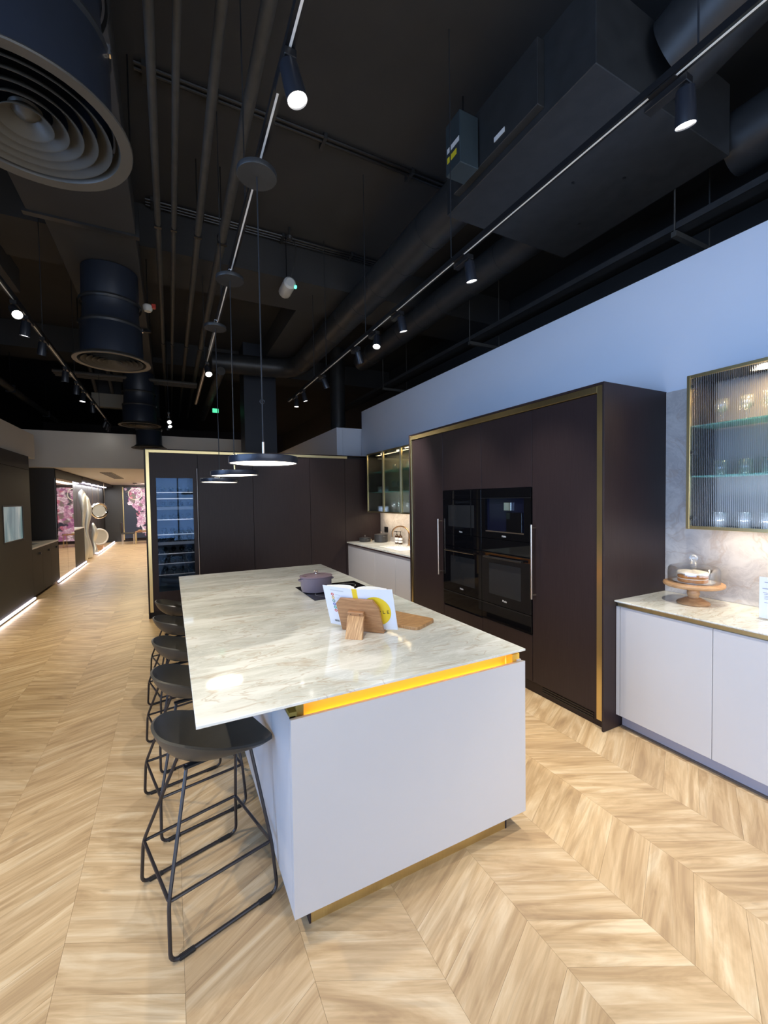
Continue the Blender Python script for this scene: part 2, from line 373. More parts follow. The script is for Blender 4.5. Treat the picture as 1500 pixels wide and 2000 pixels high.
for i, (x0, x1, ya, sgn, cy) in enumerate(planks):
    cx = (x0+x1)/2
    if (.5 < cx < 1.4 and 1.7 < cy < 4.4) or cx > 2.95 or (cx > 2.75 and cy > 1.8) or (cy > 6.95 and cx > -.35): continue
    pr = [project((x, y, 0)) for x, y in plank_pts(x0, x1, ya, sgn)]
    if any(p is None for p in pr): continue
    if not any(-20 < p[0] < 1520 and p[1] < 2030 for p in pr): continue
    a = abs(sum(pr[k][0]*pr[(k+1) % 4][1]-pr[(k+1) % 4][0]*pr[k][1] for k in range(4)))/2
    cand.append((a, i))
cand.sort(reverse=True); single = {i for a, i in cand[:298]}
cache = {}
bmS = bmesh.new(); uvS = bmS.loops.layers.uv.new('UVMap'); rlS = bmS.faces.layers.float.new('rnd')
for i, (x0, x1, ya, sgn, cy) in enumerate(planks):
    pts = plank_pts(x0, x1, ya, sgn)
    if i in single:
        key = (sgn, round(x1-x0, 3))
        if key not in cache:
            bm = bmesh.new(); ul = bm.loops.layers.uv.new('UVMap'); fill_plank(bm, ul, pts, x0, ya, sgn, x0, ya)
            me = bpy.data.meshes.new('plank'); bm.to_mesh(me); bm.free(); me.materials.append(M_plank); cache[key] = me
        o = bpy.data.objects.new('plank', cache[key]); C.objects.link(o); o.parent = floor; o.location = (x0, ya, 0)
    else:
        fill_plank(bmS, uvS, pts, x0, ya, sgn, 0, 0, rlS, random.random())
o = obj('planks', bmS, M_plank, floor, False); o['kind'] = 'stuff'

# ------------------------------------------------------------ setting: walls, ceiling
ZC = 4.9
struct('ceiling', B(-4.5, 5.2, YB-.2, YF+.6, ZC, ZC+.1), M_black)
wr = struct('wall_right', B(XW, XW+.15, YB, 7.557, 0, 3.37), M_wallblue)
struct('wall_right_void', B(5.1, 5.25, YB, YF, 0, ZC), M_black)
struct('wall_left_upper', B(-2.4, -2.16, 3.0, 9.65, 2.47, 2.90), M_grey)
struct('wall_left_void', B(-4.55, -4.4, YB, YF, 0, ZC), M_black)
struct('wall_bulkhead', B(-2.9, 1.9, 10.6, 10.75, 2.39, 3.13), M_grey)
struct('ceiling_soffit', B(-2.9, 1.9, 10.75, YF, 2.40, 2.47), M_soffit)
struct('wall_far', B(-4.5, 5.2, YF+.02, YF+.17, 0, ZC), M_dark)
struct('wall_far_right', B(2.885, 3.0, 7.61, 12.5, 0, 3.04), M_wallblue)
struct('wall_return_right', B(3.0, 3.5, 7.60, 7.72, 0, 3.04), M_wallblue)
struct('wall_left_back', B(-2.95, -2.80, 3.0, YF, 0, 2.47), M_grey)
# shop window behind the camera
bm = bmesh.new()
for a in ((-4.5, -1.6, 0, ZC), (4.0, 5.2, 0, ZC), (-1.6, 4.0, 0, .25), (-1.6, 4.0, 3.25, ZC)): box(bm, a[0], a[1], YB-.12, YB, a[2], a[3])
struct('wall_front', bm, M_grey)
bm = bmesh.new()
for x in (-1.6, .24, 2.1, 3.95): box(bm, x, x+.05, YB-.1, YB-.04, .25, 3.25)
for z in (.25, 3.20): box(bm, -1.6, 4.0, YB-.1, YB-.04, z, z+.05)
win = struct('window_1', bm, M_track)
for i, x in enumerate((-1.55, .29, 2.15)): struct('window_pane', B(x, x+1.80, YB-.075, YB-.069, .30, 3.20), M_winp, win)
bm = bmesh.new()
for a in ((YB, -3.75, 0, ZC), (2.85, 3.0, 0, ZC), (-3.75, 2.85, 0, .2), (-3.75, 2.85, 3.25, ZC)): box(bm, -3.12, -3.0, a[0], a[1], a[2], a[3])
struct('wall_left_front', bm, M_grey)
bm = bmesh.new()
for y in (-3.75, -1.55, .65, 2.80): box(bm, -3.10, -3.04, y, y+.05, .2, 3.25)
for z in (.2, 3.20): box(bm, -3.10, -3.04, -3.75, 2.85, z, z+.05)
win_added = struct('window_added', bm, M_track)  # unseen side window, added for the blue light on the right wall
for y in (-3.70, -1.50, .70): struct('window_pane', B(-3.075, -3.069, y, y+2.12, .25, 3.20), M_winp, win_added)
# beams and column
struct('trim_1', B(-4.4, 5.1, 5.32, 6.15, 4.45, ZC), M_black)
struct('trim_2', B(-4.4, 5.1, 9.6, 10.3, 4.45, ZC), M_black)
struct('trim_3', B(-4.4, 5.1, 1.6-3.4, 2.3-3.4, 4.45, ZC), M_black)
struct('trim_4', B(1.76, 2.2, 6.15, 9.6, 4.5, ZC), M_black)
struct('trim_5', B(1.41, 2.06, 9.0, 9.55, 0, ZC), mat('column_blue_black', (.022, .028, .042), .5))
struct('trim_6', B(-.85, .0, 6.15, 9.6, 4.55, ZC), M_black)
# backsplashes
bsp = struct('trim_7', B(3.376, 3.389, -.6, 1.876, .921, 2.43), M_splash)
struct('trim_8', B(3.376, 3.389, 4.50, 6.76, .921, 1.46), M_splash)

# ------------------------------------------------------------ island
isl = thing('kitchen_island', 'pale lavender kitchen island base with glowing gold channel under the counter', 'island', (.95, 3.04, 0))
obj('carcass', B(.40, 1.495, 1.57, 4.50, .10, .80), M_dark2, isl)
def mitred(x0, x1, y0, y1, z0, z1, side):
    """panel whose top edge slopes down to the inside; side tells the outer face"""
    bm = bmesh.new(); d = .005
    zz = {'-y': (z1, z1, z1-d, z1-d), '-x': (z1, z1-d, z1-d, z1), '+x': (z1-d, z1, z1, z1-d)}[side]
    return hull8(bm, [(x0, y0, z0), (x1, y0, z0), (x1, y1, z0), (x0, y1, z0), (x0, y0, zz[0]), (x1, y0, zz[1]), (x1, y1, zz[2]), (x0, y1, zz[3])])
obj('front_panel', mitred(.37, 1.53, 1.50, 1.525, .10, .853, '-y'), M_lav, isl)
obj('side_panel', B(.37, .395, 1.527, 1.838, .10, .853), M_lav, isl)
obj('side_panel', B(.37, .395, 1.841, 1.975, .10, .897), M_lav, isl)
for i in range(4):
    y = 1.978+i*.645; obj('side_panel', B(.372, .397, y, y+.641, .10, .897), M_lav, isl)
obj('side_panel', B(1.505, 1.53, 1.527, 4.555, .10, .853), M_lav, isl)
obj('end_panel', B(.37, 1.53, 4.558, 4.58, .10, .853), M_lav, isl)
bm = bmesh.new(); box(bm, .398, 1.47, 1.575, 1.58, .80, .897); box(bm, 1.465, 1.47, 1.58, 4.5, .80, .897); box(bm, .398, 1.47, 4.5, 4.505, .80, .897)
box(bm, .396, 1.504, 1.526, 1.575, .798, .803); box(bm, 1.47, 1.504, 1.575, 4.55, .798, .803)
obj('gold_channel', bm, M_gold, isl, label='gold lined channel lit amber')
bm = bmesh.new(); box(bm, .372, .40, 1.527, 1.575, .803, .868); box(bm, .40, .43, 1.54, 1.575, .803, .897)
obj('channel_end', bm, mat('channel_end_shaded', (.22, .17, .03), .5), isl)  # left gold end block, its shade put into the darker colour
bm = bmesh.new(); box(bm, 1.48, 1.527, 1.535, 1.575, .803, .880); obj('channel_end', bm, M_gold, isl)
bm = bmesh.new(); box(bm, .44, 1.47, 1.552, 1.562, .8035, .810); obj('led_strip', bm, M_leda, isl)
bm = bmesh.new(); box(bm, 1.476, 1.486, 1.60, 4.5, .8035, .810); obj('led_strip', bm, M_leda, isl)
obj('plinth', B(.445, 1.45, 1.558, 4.5, 0, .098), M_brass, isl, label='brass plinth set back under the island')
bm = bmesh.new(); box(bm, .44, .447, 1.556, 4.5, 0, .099); box(bm, 1.448, 1.456, 1.556, 4.5, 0, .099); obj('plinth_corner', bm, M_dark, isl)

bm = bmesh.new()
def rect(x0, x1, y0, y1, z): return [(x0, y0, z), (x1, y0, z), (x1, y1, z), (x0, y1, z)]
rings(bm, [rect(.085, 1.489, 1.517, 4.563, .8975), rect(.057, 1.517, 1.489, 4.591, .9085), rect(.055, 1.519, 1.487, 4.593, .9105), rect(.055, 1.519, 1.487, 4.593, .9185), rect(.0565, 1.5175, 1.4885, 4.5915, .92)])
ct = obj('island_worktop', bm, M_counter, None, False); tag(ct, 'large pale veined quartzite worktop overhanging the lavender island', 'worktop')
hob = thing('induction_hob', 'black glass induction hob set flush in the island worktop', 'hob', (1.19, 3.2, .92))
obj('glass_plate', B(.92, 1.455, 2.94, 3.47, .9202, .9240, .001), M_bglass, hob)
pieces('zone_marking', [NB(lathe, [(.083, .9242), (.083, .9244), (.080, .9244), (.080, .9242)], 28, (cx, cy, 0)) for cx, cy in ((1.06, 3.1), (1.06, 3.32), (1.32, 3.1), (1.32, 3.32))], M_inkg, hob)


# casserole on the hob
pot = thing('casserole', 'mauve enamelled cast iron casserole with lid standing on the hob', 'pot', (1.03, 3.24, .9245))
px, py = 1.03, 3.24
bm = bmesh.new(); lathe(bm, [(.0, .9246), (.098, .9246), (.108, .93), (.116, .96), (.120, 1.035), (.122, 1.04), (.0, 1.04)], 36, (px, py, 0), 1.06, .94); obj('body', bm, M_pot, pot)
bm = bmesh.new(); lathe(bm, [(.0, 1.041), (.122, 1.041), (.126, 1.046), (.124, 1.050), (.112, 1.054), (.108, 1.052), (.06, 1.060), (0, 1.063)], 36, (px, py, 0), 1.06, .94); lid = obj('lid', bm, M_potlid, pot)
bm = bmesh.new(); lathe(bm, [(.010, 1.060), (.008, 1.072), (.017, 1.079), (.018, 1.086), (.010, 1.091), (0, 1.092)], 20, (px, py, 0)); obj('knob', bm, M_steel, lid, label='brushed metal lid knob')
for s in (-1, 1):
    bm = bmesh.new(); tube(bm, fillet([(px+s*.116, py-.03, 1.022), (px+s*.138, py-.022, 1.022), (px+s*.138, py+.022, 1.022), (px+s*.116, py+.03, 1.022)], .012), .007, 8); obj('handle', bm, M_pot, pot)

# ------------------------------------------------------------ cookbook on its stand, chopping board
e_ = Vector((.68602, -.72758, 0)); n_ = Vector((-.72758, -.68602, 0)); tl = R(21)
w_ = Vector((0, 0, math.cos(tl)))+n_*math.sin(tl); nn = e_.cross(w_)
Bo = Vector((.947, 2.128, .9205))
def rooted(name, label, cat, org):
    o = thing(name, label, cat, org, local=True)
    m = Matrix((e_, w_, nn)).transposed().to_4x4(); m.translation = org; o.matrix_world = m
    return o
XYZ = lambda x, y, z: (x, y, z)
st = rooted('cookbook_stand', 'slanting acacia wood cookbook stand propped on its rear leg on the worktop', 'book stand', Bo)
bm = bmesh.new(); prism(bm, [(-.125, .0055), (.125, .0055), (.118, .165), (.088, .213), (-.104, .213), (-.131, .182)], XYZ, 0, .014); obj('back_board', bm, M_acacia, st)
bm = bmesh.new(); box(bm, -.125, .125, .0, .010, -.055, 0, .002); box(bm, -.12, .12, .0, .022, -.060, -.055, .001); obj('ledge', bm, M_acacia, st)
bm = bmesh.new(); box(bm, -.062, .032, .122, .143, .014, .034, .002); obj('hinge_block', bm, M_acacia, st)
pieces('screw', [NB(cyl, (x, .132, .034), (x, .132, .0348), .003, n=10) for x in (-.042, .012)], M_dark2, st)
inv = st.matrix_world.inverted()
f1, f2 = inv@Vector((.801, 2.044, .9205)), inv@Vector((.873, 1.988, .9205)); bk = inv.to_3x3()@Vector((.73, .69, .0))*.016
h1, h2 = Vector((-.062, .122, .036)), Vector((.032, .122, .036)); hb = Vector((0, 0, -.016))
bm = bmesh.new(); hull8(bm, [f1, f2, f2+bk, f1+bk, h1, h2, h2+hb, h1+hb]); obj('leg', bm, M_acacia2, st, label='striped pale and dark acacia leg')
bk_ = rooted('cookbook', 'open white cookbook with a yellow circle resting against the wooden stand', 'book', Bo+w_*.0105+nn*-.001)
bm = bmesh.new(); hull8(bm, [(-.030, 0, -.001), (-.030, 0, -.004), (-.214, 0, -.026), (-.214, 0, -.023), (-.030, .258, -.001), (-.030, .258, -.004), (-.214, .258, -.026), (-.214, .258, -.023)]); bc = obj('back_cover', bm, M_paper, bk_)
bm = bmesh.new(); hull8(bm, [(.000, 0, -.001), (.000, 0, -.004), (.196, 0, -.024), (.196, 0, -.021), (.000, .258, -.001), (.000, .258, -.004), (.196, .258, -.024), (.196, .258, -.021)]); fc_ = obj('front_cover', bm, M_paper, bk_)
bm = bmesh.new(); prism(bm, [(-.030, -.004), (-.030, -.001), (-.022, .0005), (-.008, .0005), (0, -.001), (0, -.004)], lambda x, z, d: (x, d, z), 0, .258); obj('spine', bm, M_yel, bk_, label='yellow cloth spine')
for s, name in ((-1, 'left'), (1, 'right')):
    o0 = -.015
    pf = [(0, -.006), (.06, -.0125), (.12, -.019), (.178, -.0255), (.176, -.034), (.13, -.043), (.08, -.047), (.04, -.044), (.012, -.030), (0, -.014)]
    bm = bmesh.new(); prism(bm, [(o0+s*x, z) for x, z in pf], lambda x, z, d: (x, d, z), .004, .254); obj('page_block', bm, M_pages, bk_)
# printing on the covers (flat print, slightly proud)
def cover_z(x): return -.001-(x*.102 if x > 0 else (-x-.03)*.1196)
def cov_m(x, y, off=.0006):
    sl = -.102 if x > 0 else .1196
    X = Vector((1, 0, sl)).normalized(); Y = Vector((0, 1, 0)); Z = X.cross(Y)
    m = Matrix((X, Y, Z)).transposed().to_4x4(); m.translation = Vector((x, y, cover_z(x)))+Z*off; return m
def disc_bm(mw, r, r_in=0, n=40, sy=1):
    bm = bmesh.new()
    if r_in: rings(bm, [[mw@Vector((q*math.cos(2*PI*i/n), q*math.sin(2*PI*i/n)*sy, z)) for i in range(n)] for q, z in ((r, 0), (r, .0004), (r_in, .0004), (r_in, 0))], cap=False)
    else: rings(bm, [[mw@Vector((r*math.cos(2*PI*i/n), r*math.sin(2*PI*i/n)*sy, z)) for i in range(n)] for z in (0, .0004)])
    return bm
obj('yellow_circle', disc_bm(cov_m(.090, .120), .083, sy=1.10), M_yel, fc_, label='large yellow printed circle')
text('title_lettering', 'S I M P L E', .030, cov_m(.098, .115, .0014), M_ink, fc_)
for i, c in enumerate(((.62, .10, .06), (.66, .38, .03), (.12, .28, .22), (.06, .09, .36), (.03, .34, .24), (.62, .10, .09))):
    mm = mat('icon_ink', c, .5); mw = cov_m(-.160+.0005*i, .208-.0215*i)
    obj('printed_icon', disc_bm(mw, .0092, .0045, 20), mm, bc)
bm = bmesh.new()
def strip(bm, x, y, wd, h):
    m = cov_m(x, y, .0005); rings(bm, [[m@Vector(p) for p in ((0, 0, z), (wd, 0, z), (wd, h, z), (0, h, z))] for z in (0, .0003)])
strip(bm, -.168, .233, .085, .005)
for i in range(6): strip(bm, -.142, .207-.0215*i, .030, .002)
obj('printed_lines', bm, M_inkg, bc)
bm = bmesh.new()
for i in range(11): strip(bm, -.178+.0027*i, .022, .0009+.0008*((i*7) % 3 == 0), .014)
obj('printed_barcode', bm, M_ink, bc)

cb = thing('chopping_board', 'wooden chopping board with cut corner lying behind the cookbook', 'chopping board', (1.2, 2.2, .9205))
def P2(*p): return list(p)
bm = bmesh.new(); prism(bm, [(1.37, 2.062), (1.385, 2.09), (1.19, 2.53), (1.05, 2.47), (.985, 2.36), (1.195, 1.995), (1.213, 1.985), (1.23, 1.988)], XYZ, .9205, .938)
bmesh.ops.bevel(bm, geom=[e for e in bm.edges if abs(e.verts[0].co.z-e.verts[1].co.z) < 1e-5 and e.verts[0].co.z > .93], offset=.002, segments=1, affect='EDGES')
obj('slab', bm, M_board, cb)

# ------------------------------------------------------------ tall appliance housing
th = thing('tall_cabinet', 'tall dark oak appliance housing framed in brass on the right wall', 'cabinet', (3.0, 3.19, 0))
obj('carcass', B(2.70, 3.385, 1.90, 4.49, .10, 2.415), M_dark2, th)
obj('end_panel', B(2.655, 3.388, 1.8775, 1.893, 0, 2.437, .003), M_dark, th)
obj('end_panel', B(2.655, 3.388, 4.492, 4.507, 0, 2.437, .003), M_dark, th)
obj('top_panel', B(2.655, 3.388, 1.893, 4.492, 2.420, 2.437, .002), M_dark, th)
bm = bmesh.new(); box(bm, 2.660, 2.70, 1.894, 1.936, .07, 2.419, .001); box(bm, 2.660, 2.70, 4.452, 4.491, .07, 2.419, .001); box(bm, 2.660, 2.70, 1.936, 4.452, 2.371, 2.419, .001)
obj('brass_frame', bm, M_brass, th, label='brushed brass outer frame')
obj('kickboard', B(2.705, 2.72, 1.894, 4.491, 0, .10), M_dark, th)
pieces('vent_slat', [B(2.700, 2.7045, 1.99, 2.46, .035+i*.018, .044+i*.018) for i in range(3)], M_bmetal, th)
dfx = 2.672
def door(y0, y1, z0, z1, name='door', m=None): return obj(name, B(dfx, 2.695, y0, y1, z0, z1, .0015), m or M_dark, th)
dR = door(1.939, 2.533, .105, 2.366); dL = door(3.806, 4.449, .105, 2.366)
door(2.538, 3.166, 1.738, 2.366); door(3.170, 3.801, 1.738, 2.366)
door(2.538, 3.161, .105, .495, 'drawer_front'); door(3.165, 3.801, .105, .485, 'drawer_front')
for d, y in ((dR, 2.498), (dL, 3.836)):
    bm = bmesh.new(); cyl(bm, (2.622, y, .815), (2.622, y, 1.428), .009, n=14)
    for z in (.845, 1.400): cyl(bm, (2.622, y, z), (2.672, y, z), .0065, n=10)
    obj('handle', bm, M_steel, d, label='brushed nickel bar handle')
def face_text(s, y, z, x, size, par):
    m = Matrix(((0, 0, -1, x), (-1, 0, 0, y), (0, 1, 0, z), (0, 0, 0, 1))); return text('logo_lettering', s, size, m, M_label, par)
ax_ = 2.664
def appliance(name, label, y0, y1, z0, z1):
    a = thing(name, label, name.replace('_', ' ') if len(name) < 16 else 'oven', (2.69, (y0+y1)/2, z0))
    return a
# right column: coffee machine, oven, warming drawer; left column: steam oven, oven, warming drawer
g = .0025
a = thing('coffee_machine', 'black glass built-in coffee machine above the right-hand oven', 'coffee machine', (2.7, 2.853, 1.27))
bm = bmesh.new(); y0, y1 = 2.541, 3.163
box(bm, ax_, 2.695, y0, y1, 1.655, 1.733, .001); box(bm, ax_, 2.695, y0, y1, 1.273, 1.335, .001); box(bm, ax_, 2.695, y0, 2.62, 1.335, 1.655); box(bm, ax_, 2.695, 3.108, y1, 1.335, 1.655)
obj('front_frame', bm, M_bglass, a)
obj('niche', B(2.690, 2.696, 2.62, 3.108, 1.335, 1.655), mat('coffee_niche_navy', (.006, .007, .018), .12), a)
bm = bmesh.new(); box(bm, 2.668, 2.692, 2.775, 2.865, 1.535, 1.61, .003); obj('spout_block', bm, M_chrome, a)
bm = bmesh.new(); box(bm, 2.667, 2.69, 2.62, 3.108, 1.335, 1.343); obj('drip_tray', bm, M_steel, a)
bm = bmesh.new(); box(bm, 2.670, 2.69, 2.65, 2.84, 1.345, 1.52, .004); obj('milk_container', bm, M_bglass, a)
obj('divider_line', B(2.6632, 2.664, y0, y1, 1.646, 1.652), M_bmetal, a); 
face_text('Miele', 2.858, 1.302, 2.6632, .024, a)
a = thing('steam_oven', 'black glass compact steam oven at the top of the left appliance column', 'oven', (2.7, 3.48, 1.28))
y0, y1 = 3.168, 3.799
obj('control_panel', B(ax_, 2.695, y0, y1, 1.640, 1.733, .001), M_bglass, a)
obj('door', B(ax_, 2.695, y0, y1, 1.276, 1.637, .001), M_bglass, a)
obj('window', B(2.6632, ax_, 3.27, 3.70, 1.355, 1.58), M_bglass2, a)
face_text('Miele', 3.485, 1.304, 2.6632, .024, a)
obj('reflection_line', B(2.6632, 2.664, 3.318, 3.324, 1.276, 1.733), M_bmetal, a)  # upright reflection in the oven glass, modelled as a thin dark line
def oven(label, y0, y1, wy0, wy1, mtl, top):
    a = thing('oven', label, 'oven', (2.7, (y0+y1)/2, .66))
    obj('control_panel', B(ax_, 2.695, y0, y1, 1.147, top, .001), M_bglass, a)
    d = obj('door', B(ax_, 2.695, y0, y1, .662, 1.140, .001), M_bglass, a)
    obj('window', B(2.6632, ax_, wy0, wy1, .755, 1.045), M_bglass2, d)
    bm = bmesh.new(); cyl(bm, (2.632, y0+.07, 1.102), (2.632, y1-.07, 1.102), .010, n=12)
    for y in (y0+.10, y1-.10): box(bm, 2.632, 2.664, y-.014, y+.014, 1.094, 1.110, .002)
    obj('handle', bm, mtl, d)
    return a
a = oven('large black built-in oven beside the right tall fridge door', 2.541, 3.163, 2.655, 3.058, M_bmetal, 1.270)
face_text('Miele', 2.855, .714, 2.6632, .026, a)
a = oven('black built-in oven under the steam oven, left of the pair', 3.168, 3.799, 3.268, 3.667, mat('dark_chrome', (.25, .25, .26), .12, 1), 1.273)
face_text('Miele', 3.48, .712, 2.6632, .026, a)
for y0, y1, lb in ((2.541, 3.163, 'black glass warming drawer below the right-hand oven'), (3.168, 3.799, 'black glass warming drawer below the left-hand oven')):
    a = thing('warming_drawer', lb, 'drawer', (2.7, (y0+y1)/2, .5))
    obj('drawer_front', B(ax_, 2.695, y0, y1, .505, .658, .001), M_bglass, a); obj('drawer_lip', B(ax_-.003, ax_, y0, y1, .648, .658), M_bmetal, a)

# ------------------------------------------------------------ right base run
rb = thing('base_cabinet', 'lavender handleless base cabinets with brass rail on the right wall', 'cabinet', (3.1, .7, 0))
obj('carcass', B(2.812, 3.385, -.55, 1.872, .10, .877), M_lavkick, rb)
obj('filler_strip', B(2.80, 2.811, 1.80, 1.872, .10, .877), M_lav, rb)
for a_, b_ in ((1.2855, 1.846), (.685, 1.2825), (.085, .682), (-.55, .082)): obj('door', B(2.788, 2.81, a_, b_, .10, .876, .0015), M_lav, rb)
obj('filler_strip', B(2.788, 2.799, 1.849, 1.875, .10, .876), M_lav, rb)
obj('kickboard', B(2.852, 2.87, -.55, 1.872, .002, .10), M_lavkick, rb)
obj('kickboard_trim', B(2.838, 2.852, -.55, 1.872, 0, .010), mat('taupe_trim', (.12, .095, .08), .5), rb)
obj('brass_rail', B(2.800, 2.83, -.55, 1.874, .878, .9005), M_brass, rb, label='brass finger rail under the worktop')
bm = bmesh.new(); rings(bm, [rect(2.792, 3.375, -.55, 1.8755, .901), rect(2.770, 3.375, -.55, 1.8755, .910), rect(2.7675, 3.375, -.55, 1.8755, .913), rect(2.7675, 3.375, -.55, 1.8755, .9185), rect(2.769, 3.375, -.55, 1.8755, .920)])
o = obj('worktop', bm, M_counter, None, False); tag(o, 'pale veined worktop on the right-hand lavender base cabinets', 'worktop')

# cake stand, cake, cloche
CX, CY = 3.125, 1.555
cs = thing('cake_stand', 'turned wooden pedestal cake stand on the right worktop', 'cake stand', (CX, CY, .9205))
bm = bmesh.new(); lathe(bm, [(0, .9206), (.092, .9206), (.095, .928), (.090, .936), (.070, .946), (.050, .958), (.040, .962), (0, .962)], 40, (CX, CY, 0)); obj('foot', bm, M_standw, cs)
bm = bmesh.new(); lathe(bm, [(.030, .960), (.028, .966), (.034, .980), (.037, .995), (.034, 1.012), (.027, 1.024), (.025, 1.030), (.034, 1.038)], 32, (CX, CY, 0)); obj('stem', bm, M_standw, cs)
bm = bmesh.new(); lathe(bm, [(0, 1.038), (.158, 1.038), (.170, 1.045), (.173, 1.055), (.170, 1.064), (.162, 1.067), (0, 1.067)], 56, (CX, CY, 0)); obj('plate', bm, M_standw, cs)
o = thing('serving_plate', 'shallow white plate under the cake on the wooden stand', 'plate', (CX, CY, 1.0675))
bm = bmesh.new(); lathe(bm, [(0, 1.0675), (.085, 1.0675), (.118, 1.072), (.120, 1.0745), (.085, 1.0712), (0, 1.0708)], 48, (CX, CY, 0)); obj('dish', bm, M_china, o)
ck = thing('cake', 'round sponge cake with cream topping under the glass cloche', 'cake', (CX, CY, 1.0715))
bm = bmesh.new(); lathe(bm, [(0, 1.0715), (.080, 1.0715), (.084, 1.076), (.084, 1.093), (0, 1.093)], 40, (CX-.01, CY, 0)); lathe(bm, [(0, 1.0975), (.083, 1.0975), (.085, 1.102), (.084, 1.122), (0, 1.122)], 40, (CX-.01, CY, 0)); obj('sponge', bm, M_sponge, ck)
bm = bmesh.new(); lathe(bm, [(0, 1.093), (.084, 1.093), (.085, 1.0975), (0, 1.0975)], 40, (CX-.01, CY, 0)); obj('cream_filling', bm, M_cream, ck)
bm = bmesh.new(); n = 40; rg = []
for r_, z_ in ((.086, 1.122), (.089, 1.128), (.084, 1.136), (.055, 1.143), (.025, 1.147), (.004, 1.147)):
    rg.append([(CX-.01+r_*math.cos(2*PI*i/n), CY+r_*math.sin(2*PI*i/n), z_+.004*math.sin(5*i*2*PI/n)*(1 if r_ > .02 else 0)) for i in range(n)])
rings(bm, rg); obj('cream_topping', bm, M_cream, ck)
cl = thing('glass_cloche', 'clear glass cloche with knob covering the cake', 'cloche', (CX, CY, 1.068))
bm = bmesh.new(); lathe(bm, [(.145, 1.0685), (.147, 1.12), (.145, 1.155), (.135, 1.172), (.10, 1.183), (.02, 1.187), (.02, 1.184), (.10, 1.180), (.133, 1.169), (.142, 1.155), (.144, 1.12), (.142, 1.0685)], 56, (CX, CY, 0)); obj('dome', bm, M_glass, cl)
bm = bmesh.new(); lathe(bm, [(.022, 1.187), (.016, 1.196), (.014, 1.206), (.024, 1.218), (.026, 1.232), (.020, 1.245), (.008, 1.252), (0, 1.253)], 24, (CX, CY, 0)); obj('knob', bm, M_gware, cl)
# acrylic sign card
sg = thing('sign_card', 'white printed card in an acrylic holder on the right worktop', 'sign', (3.08, 1.05, .9205))
obj('card', B(3.078, 3.081, .98, 1.183, .926, 1.168), mat('card_white', (.72, .76, .85), .4), sg)
bm = bmesh.new(); box(bm, 3.0815, 3.0835, .978, 1.186, .9206, 1.171); box(bm, 3.055, 3.105, .978, 1.186, .9206, .9235); obj('holder', bm, M_glass, sg)
bm = bmesh.new()
for i, (yy, zz, l) in enumerate(((1.158, 1.135, .12), (1.168, 1.098, .15), (1.165, 1.075, .15), (1.160, 1.066, .14), (1.158, 1.055, .13), (1.158, 1.047, .13), (1.158, 1.039, .13), (1.158, 1.018, .11))): box(bm, 3.0772, 3.078, yy-l, yy, zz, zz+(.006 if i < 2 else .003))
obj('printed_lines', bm, mat('blue_grey_ink', (.35, .38, .50), .5), sg)

# ------------------------------------------------------------ reeded glass wall cabinet (right)
def wallcab(name, label, x0, x1, y0, y1, z0, z1, bays, glassmat, reed):
    wc = thing(name, label, 'cabinet', ((x0+x1)/2, (y0+y1)/2, z0))
    bm = bmesh.new(); xb = x0+.022
    box(bm, xb, x1, y0, y0+.016, z0, z1); box(bm, xb, x1, y1-.016, y1, z0, z1); box(bm, xb, x1, y0+.016, y1-.016, z0, z0+.012); box(bm, xb, x1, y0+.016, y1-.016, z1-.016, z1)
    obj('carcass', bm, M_dark2 if reed else mat('bronze_carcass', (.05, .045, .035), .4), wc)
    obj('back_panel', B(x1-.012, x1-.001, y0+.017, y1-.017, z0+.013, z1-.017), mat('cabinet_back', (.28, .28, .29) if reed else (.34, .33, .28), .35), wc)
    bm = bmesh.new(); box(bm, xb+.004, xb+.02, y0-.004, y0+.012, z0-.003, z1+.003); box(bm, xb+.004, xb+.02, y1-.012, y1+.008, z0-.003, z1+.003); obj('brass_edge', bm, M_brass, wc)
    for j, (a, b) in enumerate(bays):
        fw_ = .020
        bm = bmesh.new(); box(bm, x0, xb, a, a+fw_, z0, z1, .001); box(bm, x0, xb, b-fw_, b, z0, z1, .001); box(bm, x0, xb, a+fw_, b-fw_, z0, z0+fw_, .001); box(bm, x0, xb, a+fw_, b-fw_, z1-fw_, z1, .001)
        dr = obj('door_frame', bm, M_brass, wc)
        if reed:
            bm = bmesh.new(); n = int((b-a-2*fw_)/.0100); sg_ = 6; prev = None
            for i in range(n*sg_+1):
                y = a+fw_+(b-a-2*fw_)*i/(n*sg_); d = .0042*abs(math.sin(PI*i/sg_)); x = x0+.012-d
                cur = (bm.verts.new((x, y, z0+fw_)), bm.verts.new((x, y, z1-fw_)))
                if prev: bm.faces.new((prev[0], prev[1], cur[1], cur[0]))
                prev = cur
            obj('reeded_pane', bm, glassmat, dr)
        else: obj('glass_pane', B(x0+.010, x0+.014, a+fw_, b-fw_, z0+fw_, z1-fw_), glassmat, dr)
    return wc
wc = wallcab('wall_cabinet', 'brass framed wall cabinet with reeded glass doors above the right worktop', 3.04, 3.375, .345, 1.566, 1.43, 2.431, [(.957, 1.562), (.349, .953)], M_reed, True)
for z in (1.50, 1.93, 2.36):
    bm = bmesh.new(); cyl(bm, (3.065, 1.55, z), (3.065, 1.525, z), .016, n=12); box(bm, 3.065, 3.11, 1.53, 1.548, z-.008, z+.008); obj('hinge', bm, M_bmetal, wc)
SHR = (2.098, 1.770)
for z in SHR: obj('glass_shelf', B(3.075, 3.355, .365, 1.548, z, z+.008), M_shelfg, wc)
bm = bmesh.new()
for y in (1.20, .75): lathe(bm, [(0, 2.408), (.040, 2.408), (.040, 2.4145), (0, 2.4145)], 24, (3.17, y, 0))
obj('downlight', bm, M_lamW, wc)
